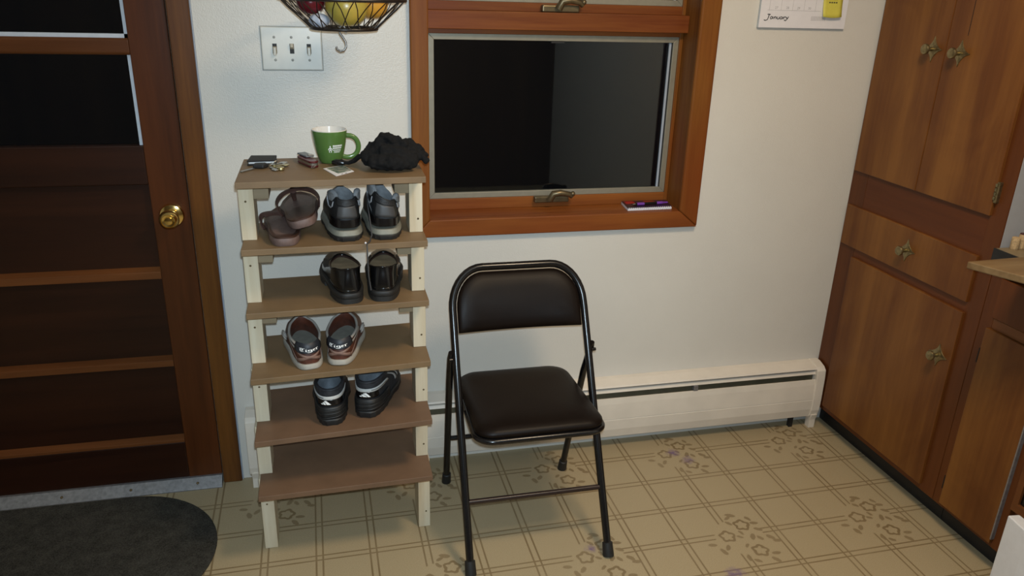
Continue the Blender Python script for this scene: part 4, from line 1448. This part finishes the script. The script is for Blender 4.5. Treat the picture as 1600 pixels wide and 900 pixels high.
# remove the solid look with a white inner bowl sunk in by an inner surface
inn = MB().loft([[(mx + r * math.cos(2 * PI * i / 40), my + r * math.sin(2 * PI * i / 40), Z1 + h) for i in range(40)] for r, h in [(0.0451, 0.0838), (0.0444, 0.0858), (0.0425, 0.0856), (0.0412, 0.076), (0.0378, 0.05), (0.029, 0.015), (0.001, 0.006)]], cap0=False, cap1=False)
mgb = [o for o in mg.children if o.name.startswith('body')][0]
bm = bmesh.new()
bm.from_mesh(mgb.data)
top_f = [f for f in bm.faces if len(f.verts) > 10 and f.calc_center_median().z > 0.05]
bmesh.ops.delete(bm, geom=top_f, context='FACES_ONLY')
bm.to_mesh(mgb.data)
bm.free()
obj('inside', inn, M_cream, mg, smooth=60)
hp = [(0.0420, 0.0685)]
for q in range(13):
    a = PI / 2 - PI * q / 12
    hp.append((0.0430 + 0.0300 * max(0, math.cos(a)) ** .85, 0.0400 + 0.0285 * math.sin(a)))
hp += [(0.0370, 0.0125), (0.0300, 0.0150)]
ha = D(2)
obj('handle', MB().tube([(mx + r * math.cos(ha), my + r * math.sin(ha), Z1 + h) for r, h in hp], 0.0052, 10, flat=(1.25, 0.85, (0, 1, 0))), M_green, mg, smooth=60)


def onmug(u, v):
    h = 0.0395 + v * 1.25
    for (r0, h0), (r1, h1) in zip(prof, prof[1:]):
        if h0 <= h <= h1:
            rr = r0 + (r1 - r0) * (h - h0) / (h1 - h0)
    a = D(-90) + u / 0.040
    return (mx + (rr + 0.0004) * math.cos(a), my + (rr + 0.0004) * math.sin(a), Z1 + h)


def mugquad(b, q):
    b.add([onmug(*p) for p in q], [(0, 1, 2, 3)])


fg = MB()
hx = 0.0
fgp = [onmug(hx + 0.0015 * math.cos(a), 0.0062 + 0.0016 * math.sin(a)) for a in [2 * PI * k / 10 for k in range(10)]]
fg.add(fgp, [tuple(range(10))])
for (xa, ya), (xb, yb) in [((0, .0045), (0, -.0005)), ((0, .0035), (-.0042, .0015)), ((0, .0035), (.0042, .0015)), ((-.0042, .0015), (-.0045, -.0015)), ((.0042, .0015), (.0045, -.0015)),
                           ((0, -.0002), (-.0028, -.003)), ((0, -.0002), (.0028, -.003)), ((-.0028, -.003), (-.0022, -.0065)), ((.0028, -.003), (.0022, -.0065))]:
    dx, dy = xb - xa, yb - ya
    l = math.hypot(dx, dy)
    nx, ny = -dy / l * 0.0008, dx / l * 0.0008
    mugquad(fg, [(hx + xa + nx, ya + ny), (hx + xa - nx, ya - ny), (hx + xb - nx, yb - ny), (hx + xb + nx, yb + ny)])
obj('figure_logo', fg, M_txt, mg)
ft = MB()
random.seed(3)
for k, (z, h, x1) in enumerate(((0.0055, 0.0034, 0.0320), (0.0012, 0.0030, 0.0310), (-0.0022, 0.0016, 0.0300), (-0.0047, 0.0012, 0.0290), (-0.0070, 0.0012, 0.0260))):
    x = 0.0065 + (0.003 if k > 2 else 0)
    while x < x1:
        w = random.uniform(0.0012, 0.0019)
        mugquad(ft, [(x, z), (x + w, z), (x + w, z + h), (x, z + h)])
        x += w + 0.0005
obj('printed_lines', ft, M_txt, mg)

# wallet
wl = thing('wallet', 'black folded wallet lying behind the keys on the top shelf', 'wallet', (-0.158, -0.258, Z1), (0, 0, 0))
wp = [(-0.192, -0.277), (-0.120, -0.270), (-0.122, -0.210), (-0.187, -0.206)]
M_wl = plain('black_wallet_leather', (0.012, 0.009, 0.007), 0.55, var=0.3, spec=0.25)
obj('back_half', MB().prism(wp, Z1 - 0.0006, Z1 + 0.0040), M_wl, wl, 0.0018)
obj('cards', MB().prism([(-0.188, -0.2752), (-0.127, -0.2690), (-0.128, -0.214), (-0.184, -0.211)], Z1 + 0.0040, Z1 + 0.0085), M_pageedge, wl, 0.001)
obj('front_half', MB().prism(wp, Z1 + 0.0085, Z1 + 0.0125), M_wl, wl, 0.0018)

# keys on a ring
ky = thing('key_bunch', 'bunch of keys with a black car key at the left end of the top shelf', 'keys', (-0.135, -0.305, Z1))
M_steel = plain('key_steel', (0.40, 0.38, 0.34), 0.3, 0.9, var=0.2)
M_kbrass = plain('key_brass', (0.42, 0.34, 0.16), 0.3, 0.9, var=0.2)
obj('car_key_head', MB().prism([(-0.176, -0.312), (-0.150, -0.318), (-0.138, -0.302), (-0.146, -0.286), (-0.172, -0.288)], Z1 + 0.0005, Z1 + 0.0105), M_blackmatt, ky, 0.003)
obj('key_blade', MB().prism([(-0.175, -0.312), (-0.170, -0.318), (-0.198, -0.352), (-0.203, -0.347)], Z1, Z1 + 0.0025), M_steel, ky)
obj('key_ring', MB().tube([(-0.128 + 0.013 * math.cos(a), -0.299 + 0.013 * math.sin(a), Z1 + 0.010 + 0.008 * math.cos(a + 0.5)) for a in [2 * PI * q / 20 for q in range(20)]], 0.0012, 6, closed=True), M_steel, ky, smooth=60)
for dx, dy, an, mt, hz in ((-0.110, -0.315, -0.5, M_kbrass, 0.003), (-0.098, -0.292, 0.15, M_kbrass, 0.005), (-0.120, -0.335, -1.1, M_steel, 0.003), (-0.103, -0.270, 0.7, M_steel, 0.006)):
    c, s_ = math.cos(an), math.sin(an)
    head = [(dx + 0.010 * math.cos(a), dy + 0.010 * math.sin(a)) for a in [2 * PI * q / 14 for q in range(14)]]
    kk_ = obj('key', MB().prism(head, Z1 + hz - 0.002, Z1 + hz), mt, ky, 0.0004)
    bl = [(0.008, -0.003), (0.030, -0.003), (0.033, 0.0), (0.028, 0.003), (0.022, 0.0015), (0.018, 0.003), (0.008, 0.003)]
    obj('blade', MB().prism([(dx - x * c - y * s_, dy - x * s_ + y * c) for x, y in bl], Z1 + hz - 0.0018, Z1 + hz - 0.0002), mt, kk_)
obj('pendant', MB().lathe([(0.009, 0), (0.0095, 0.002), (0.008, 0.006), (0.0, 0.008)], 16, (-0.1075, -0.333, Z1 + 0.0005)), M_kbrass, ky, smooth=50)

# pocket knife
pk = thing('pocket_knife', 'red pocket knife with steel tools left of the green mug', 'knife', (-0.045, -0.270, Z1))
M_red = plain('dark_red_scale', (0.075, 0.008, 0.010), 0.28, var=0.15)
ka, kb2 = Vector((-0.062, -0.232, 0)), Vector((-0.024, -0.318, 0))
du = (kb2 - ka).normalized()
dn = Vector((-du.y, du.x, 0))


def capsule(w, ins=0.0):
    P = []
    for k in range(9):
        a = PI / 2 + PI * k / 8
        P.append(ka + du * (w + ins) + du * (w * math.cos(a)) + dn * (w * math.sin(a)))
    for k in range(9):
        a = -PI / 2 + PI * k / 8
        P.append(kb2 - du * (w + ins) + du * (w * math.cos(a)) + dn * (w * math.sin(a)))
    return [(p.x, p.y) for p in P]


obj('scale', MB().prism(capsule(0.0125), Z1, Z1 + 0.005), M_red, pk, 0.0018)
obj('tools', MB().prism(capsule(0.0112, 0.001), Z1 + 0.005, Z1 + 0.011), M_steel, pk)
obj('scale', MB().prism(capsule(0.0125), Z1 + 0.011, Z1 + 0.0165), M_red, pk, 0.0025)
obj('split_ring', MB().tube([tuple(kb2 + du * (0.004 + 0.006 * math.cos(a)) + dn * (0.006 * math.sin(a) - 0.006) + Vector((0, 0, Z1 + 0.006 + 0.004 * math.sin(a)))) for a in [2 * PI * q / 14 for q in range(14)]], 0.0009, 5, closed=True), M_steel, pk, smooth=60)
st = thing('flat_gadget', 'grey flat gadget lying behind the red pocket knife', 'gadget', (-0.035, -0.245, Z1))
obj('shell', MB().prism([(-0.070, -0.226), (-0.049, -0.216), (-0.026, -0.264), (-0.046, -0.274)], Z1 + 0.0170, Z1 + 0.0215), plain('grey_plastic', (0.12, 0.13, 0.14), 0.35), st, 0.0018)
obj('clip', MB().prism([(-0.044, -0.257), (-0.033, -0.252), (-0.027, -0.265), (-0.039, -0.271)], Z1 + 0.0215, Z1 + 0.0232), M_steel, st, 0.0006)

# photo card
cd = thing('photo_card', 'small printed photo card with a white border in front of the mug', 'card', (0.032, -0.350, Z1), (0, 0, 0))
cp = [(-0.0054, -0.3286), (0.0245, -0.4165), (0.0690, -0.3680), (0.0445, -0.2950)]
obj('sheet', MB().prism(cp, Z1 - 0.0003, Z1 + 0.0006), M_paper, cd)
cc = [(0.003, -0.330), (0.0300, -0.3900), (0.0640, -0.358), (0.0445, -0.298)]
t = NT('card_picture')
v = t.co()
t.base(t.ramp(t.noise(v, 60, 4), [(0.35, (0.07, 0.10, 0.08)), (0.5, (0.20, 0.24, 0.20)), (0.65, (0.36, 0.33, 0.26))]), 0.25)
obj('picture', MB().prism(cc, Z1 + 0.0006, Z1 + 0.0009), t.mat, cd)
obj('small_print', MB().prism([(0.036, -0.398), (0.040, -0.394), (0.042, -0.396), (0.038, -0.400)], Z1 + 0.0006, Z1 + 0.0009).prism([(0.046, -0.389), (0.050, -0.385), (0.052, -0.387), (0.048, -0.391)], Z1 + 0.0006, Z1 + 0.0009), M_ink, cd)

# gloves
gl = thing('glove_bundle', 'bundle of black fabric gloves at the right end of the top shelf', 'gloves', (0.165, -0.33, Z1))
gb = MB()
gx, gy = 0.165, -0.345


def blob(pts, rr):
    gb.tube([(gx + a, gy + b, Z1 + c + 0.005) for a, b, c in pts], rr, 12)
    for p, q in ((pts[0], rr[0]), (pts[-1], rr[-1])):
        gb.sphere((gx + p[0], gy + p[1], Z1 + p[2] + 0.005), q * 1.02, 12, 8)


blob([(-0.055, 0.01, 0.022), (-0.01, 0.0, 0.030), (0.05, 0.0, 0.026)], [0.022, 0.030, 0.024])
blob([(-0.045, -0.03, 0.018), (0.0, -0.045, 0.020), (0.045, -0.035, 0.018)], [0.018, 0.020, 0.017])
blob([(-0.04, 0.04, 0.024), (0.0, 0.04, 0.034), (0.05, 0.035, 0.028)], [0.024, 0.030, 0.024])
blob([(-0.03, 0.01, 0.055), (-0.018, 0.005, 0.078), (-0.002, 0.0, 0.072)], [0.016, 0.0125, 0.012])
blob([(-0.005, 0.012, 0.055), (0.018, 0.005, 0.066), (0.034, -0.002, 0.055)], [0.016, 0.012, 0.012])
blob([(0.02, 0.02, 0.050), (0.048, 0.012, 0.057), (0.066, 0.004, 0.045)], [0.015, 0.012, 0.011])
blob([(0.03, 0.02, 0.038), (0.070, 0.012, 0.046), (0.082, 0.002, 0.028)], [0.015, 0.012, 0.011])
blob([(0.035, -0.005, 0.022), (0.072, -0.005, 0.030), (0.085, -0.015, 0.018)], [0.014, 0.012, 0.010])
blob([(-0.02, -0.02, 0.045), (0.02, -0.03, 0.042), (0.055, -0.03, 0.028)], [0.014, 0.014, 0.010])
blob([(-0.06, 0.02, 0.025), (-0.045, 0.02, 0.048), (-0.025, 0.01, 0.052)], [0.014, 0.016, 0.014])
M_glv = plain('black_knit', (0.0055, 0.0052, 0.0052), 0.9, var=0.4, sc=160, bump=0.6, bsc=700, spec=0.25)
go = obj('glove_body', gb, M_glv, gl, smooth=80)
rm = go.modifiers.new('join', 'REMESH')
rm.mode = 'VOXEL'
rm.voxel_size = 0.0034
rm.use_smooth_shade = True
smd = go.modifiers.new('soften', 'SMOOTH')
smd.factor = 0.5
smd.iterations = 2
tx = bpy.data.textures.new('folds', 'CLOUDS')
tx.noise_scale = 0.013
dm = go.modifiers.new('folds', 'DISPLACE')
dm.texture = tx
dm.texture_coords = 'LOCAL'
dm.strength = 0.011
dm.mid_level = 0.5
obj('strap', MB().tube([(gx - 0.062, gy + 0.01, Z1 + 0.034), (gx - 0.080, gy + 0.022, Z1 + 0.028), (gx - 0.092, gy + 0.03, Z1 + 0.016), (gx - 0.106, gy + 0.036, Z1 + 0.009), (gx - 0.118, gy + 0.038, Z1 + 0.009)], [0.011, 0.011, 0.010, 0.008, 0.006], 10, flat=(1.0, 0.6, (0, 0, 1))), M_glv, gl, smooth=60)
obj('strap_clip', MB().tube([(gx - 0.114, gy + 0.040, Z1 + 0.0085), (gx - 0.122, gy + 0.043, Z1 + 0.0095), (gx - 0.138, gy + 0.047, Z1 + 0.0095), (gx - 0.147, gy + 0.049, Z1 + 0.008)], [0.007, 0.0105, 0.0105, 0.007], 12, flat=(1.0, 0.75, (0, 0, 1))), M_black, gl, smooth=60)

# ------------------------------------------------------------------ hanging fruit basket
BX, BY, BT, BB = 0.0650, -0.250, 1.5060, 1.4380
R1, R0 = 0.152, 0.0800
bs = thing('fruit_basket', 'dark wire fruit basket hanging in front of the wall above the switch', 'basket', (BX, BY, BB))
rp = lambda r, a, z: (BX + r * math.cos(a), BY + r * math.sin(a), z)
obj('rim', MB().tube([rp(R1, 2 * PI * k / 48, BT) for k in range(48)], 0.0042, 8, closed=True), M_wire, bs, smooth=60)
obj('base_ring', MB().tube([rp(R0, 2 * PI * k / 36, BB) for k in range(36)], 0.0042, 8, closed=True), M_wire, bs, smooth=60)
NW = 22
for k in range(NW):
    a0 = 2 * PI * k / NW
    for dlt in (-1, 1):
        a1 = a0 + dlt * 2 * PI / NW * 0.9
        obj('wire', MB().tube([rp(R1, a0, BT), rp(R1 * 0.72 + R0 * 0.28, a0 * 0.72 + a1 * 0.28, BT * 0.70 + BB * 0.30), rp(R0, a1, BB)], 0.00125, 5), M_wire, bs, smooth=60)
for k in range(6):
    x = BX - 0.065 + k * 0.026
    hw_ = math.sqrt(max(0, R0 ** 2 - (x - BX) ** 2))
    obj('floor_wire', MB().tube([(x, BY - hw_, BB), (x, BY + hw_, BB)], 0.0015, 5), M_wire, bs, smooth=60)
for a in (D(-88), D(32), D(152)):
    pts = [rp(R1, a, BT + 0.004), rp(0.006, a, 1.86)]
    c = MB()
    n_ = 34
    p0, p1 = Vector(pts[0]), Vector(pts[1])
    dd = (p1 - p0) / n_
    for k in range(n_):
        o_ = dd.orthogonal().normalized() if k % 2 else dd.cross(dd.orthogonal()).normalized()
        mid = p0 + dd * (k + .5)
        ax = dd.normalized()
        c.tube([tuple(mid + ax * (0.0075 * math.cos(t)) + o_ * (0.0032 * math.sin(t))) for t in [2 * PI * q / 8 for q in range(8)]], 0.0009, 4, closed=True)
    cho = obj('chain', c, M_wire, bs, smooth=60)
    cho['kind'] = 'stuff'
obj('hanger', MB().tube([(BX, BY, 1.86), (BX, BY, ZC - 0.002)], 0.002, 6), M_wire, bs, smooth=60)
hk = thing('s_hook', 'bare steel S-shaped hook hanging under the fruit basket', 'hook', (0.057, -0.25, 1.41))
hpts = [(0.0720, 1.4275), (0.0730, 1.4335), (0.0690, 1.4430), (0.0600, 1.4440), (0.0560, 1.4350), (0.0580, 1.4260), (0.0650, 1.4160), (0.0710, 1.4060), (0.0715, 1.3950), (0.0660, 1.3860), (0.0570, 1.3840), (0.0500, 1.3880), (0.0470, 1.3950)]
obj('hook', MB().tube([(x - 0.004, -0.2500 - 0.010, z) for x, z in hpts], 0.0026, 8), M_hook, hk, smooth=60)


def fruit(name, label, c, r, col, sc=(1, 1, 1), rough=0.3, col2=None, group=None):
    f = thing(name, label, 'fruit', (c[0], c[1], c[2] - r * sc[2]), group=group)
    t = NT(name + '_skin')
    v = t.co()
    c2 = col2 or mul(col, 0.8)
    t.base(t.ramp(t.noise(v, 16, 3), [(0.35, c2), (0.65, col)]), rough)
    t.bump(t.noise(v, 300, 2), 0.12, 0.001)
    rings = []
    n, k = 28, 18
    for a in range(k + 1):
        ph = -PI / 2 + PI * a / k
        rr = max(math.cos(ph), 1e-3)
        dip = 0.16 * math.exp(-((PI / 2 - ph) / 0.32) ** 2) + 0.08 * math.exp(-((ph + PI / 2) / 0.3) ** 2) * -1
        rings.append([(c[0] + r * sc[0] * rr * math.cos(2 * PI * i / n), c[1] + r * sc[1] * rr * math.sin(2 * PI * i / n), c[2] + r * sc[2] * (math.sin(ph) - dip)) for i in range(n)])
    obj('skin', MB().loft(rings), t.mat, f, smooth=80)
    obj('stem', MB().tube([(c[0], c[1], c[2] + r * sc[2] * 0.80), (c[0] + 0.002, c[1], c[2] + r * sc[2] * 1.02)], 0.0016, 6), plain('stem_brown', (0.06, 0.035, 0.015), 0.8), f, smooth=60)
    return f


fruit('grapefruit', 'large greenish yellow round fruit in the middle of the basket', (0.0720, -0.2850, BB + 0.0525), 0.0490, (0.47, 0.33, 0.055), (1.04, 1, 1), 0.28, (0.33, 0.27, 0.05))
fruit('orange', 'yellow orange fruit at the right side of the basket', (0.1370, -0.2150, BB + 0.0605), 0.0405, (0.62, 0.30, 0.035), (1, 1, 1), 0.35, (0.50, 0.27, 0.04))
fruit('apple', 'dark red apple at the left side of the basket', (-0.0120, -0.2600, BB + 0.0610), 0.0330, (0.12, 0.006, 0.012), (1.05, 1.0, 0.95), 0.25, (0.06, 0.006, 0.012))
ga = thing('garlic_bulb', 'pale bluish white bulb beside the red apple in the basket', 'garlic', (0.0140, -0.2950, BB))
gbm = MB()
gc = Vector((0.0060, -0.2760 - 0.004, BB + 0.0185))
rings = []
for a in range(13):
    ph = -PI / 2 + PI * a / 12
    rr = max(math.cos(ph), 1e-3)
    rings.append([(gc.x + 0.0240 * rr * (1 + 0.06 * math.cos(8 * th)) * math.cos(th), gc.y + 0.021 * rr * (1 + 0.06 * math.cos(8 * th)) * math.sin(th), gc.z + 0.0165 * math.sin(ph)) for th in [2 * PI * i / 32 for i in range(32)]])
obj('cloves', gbm.loft(rings), plain('garlic_skin', (0.42, 0.46, 0.55), 0.5, var=0.06), ga, smooth=70)
obj('neck', MB().tube([(gc.x, gc.y, gc.z + 0.012), (gc.x + 0.002, gc.y, gc.z + 0.021)], [0.006, 0.003], 8), plain('garlic_neck', (0.62, 0.60, 0.52), 0.7), ga, smooth=60)
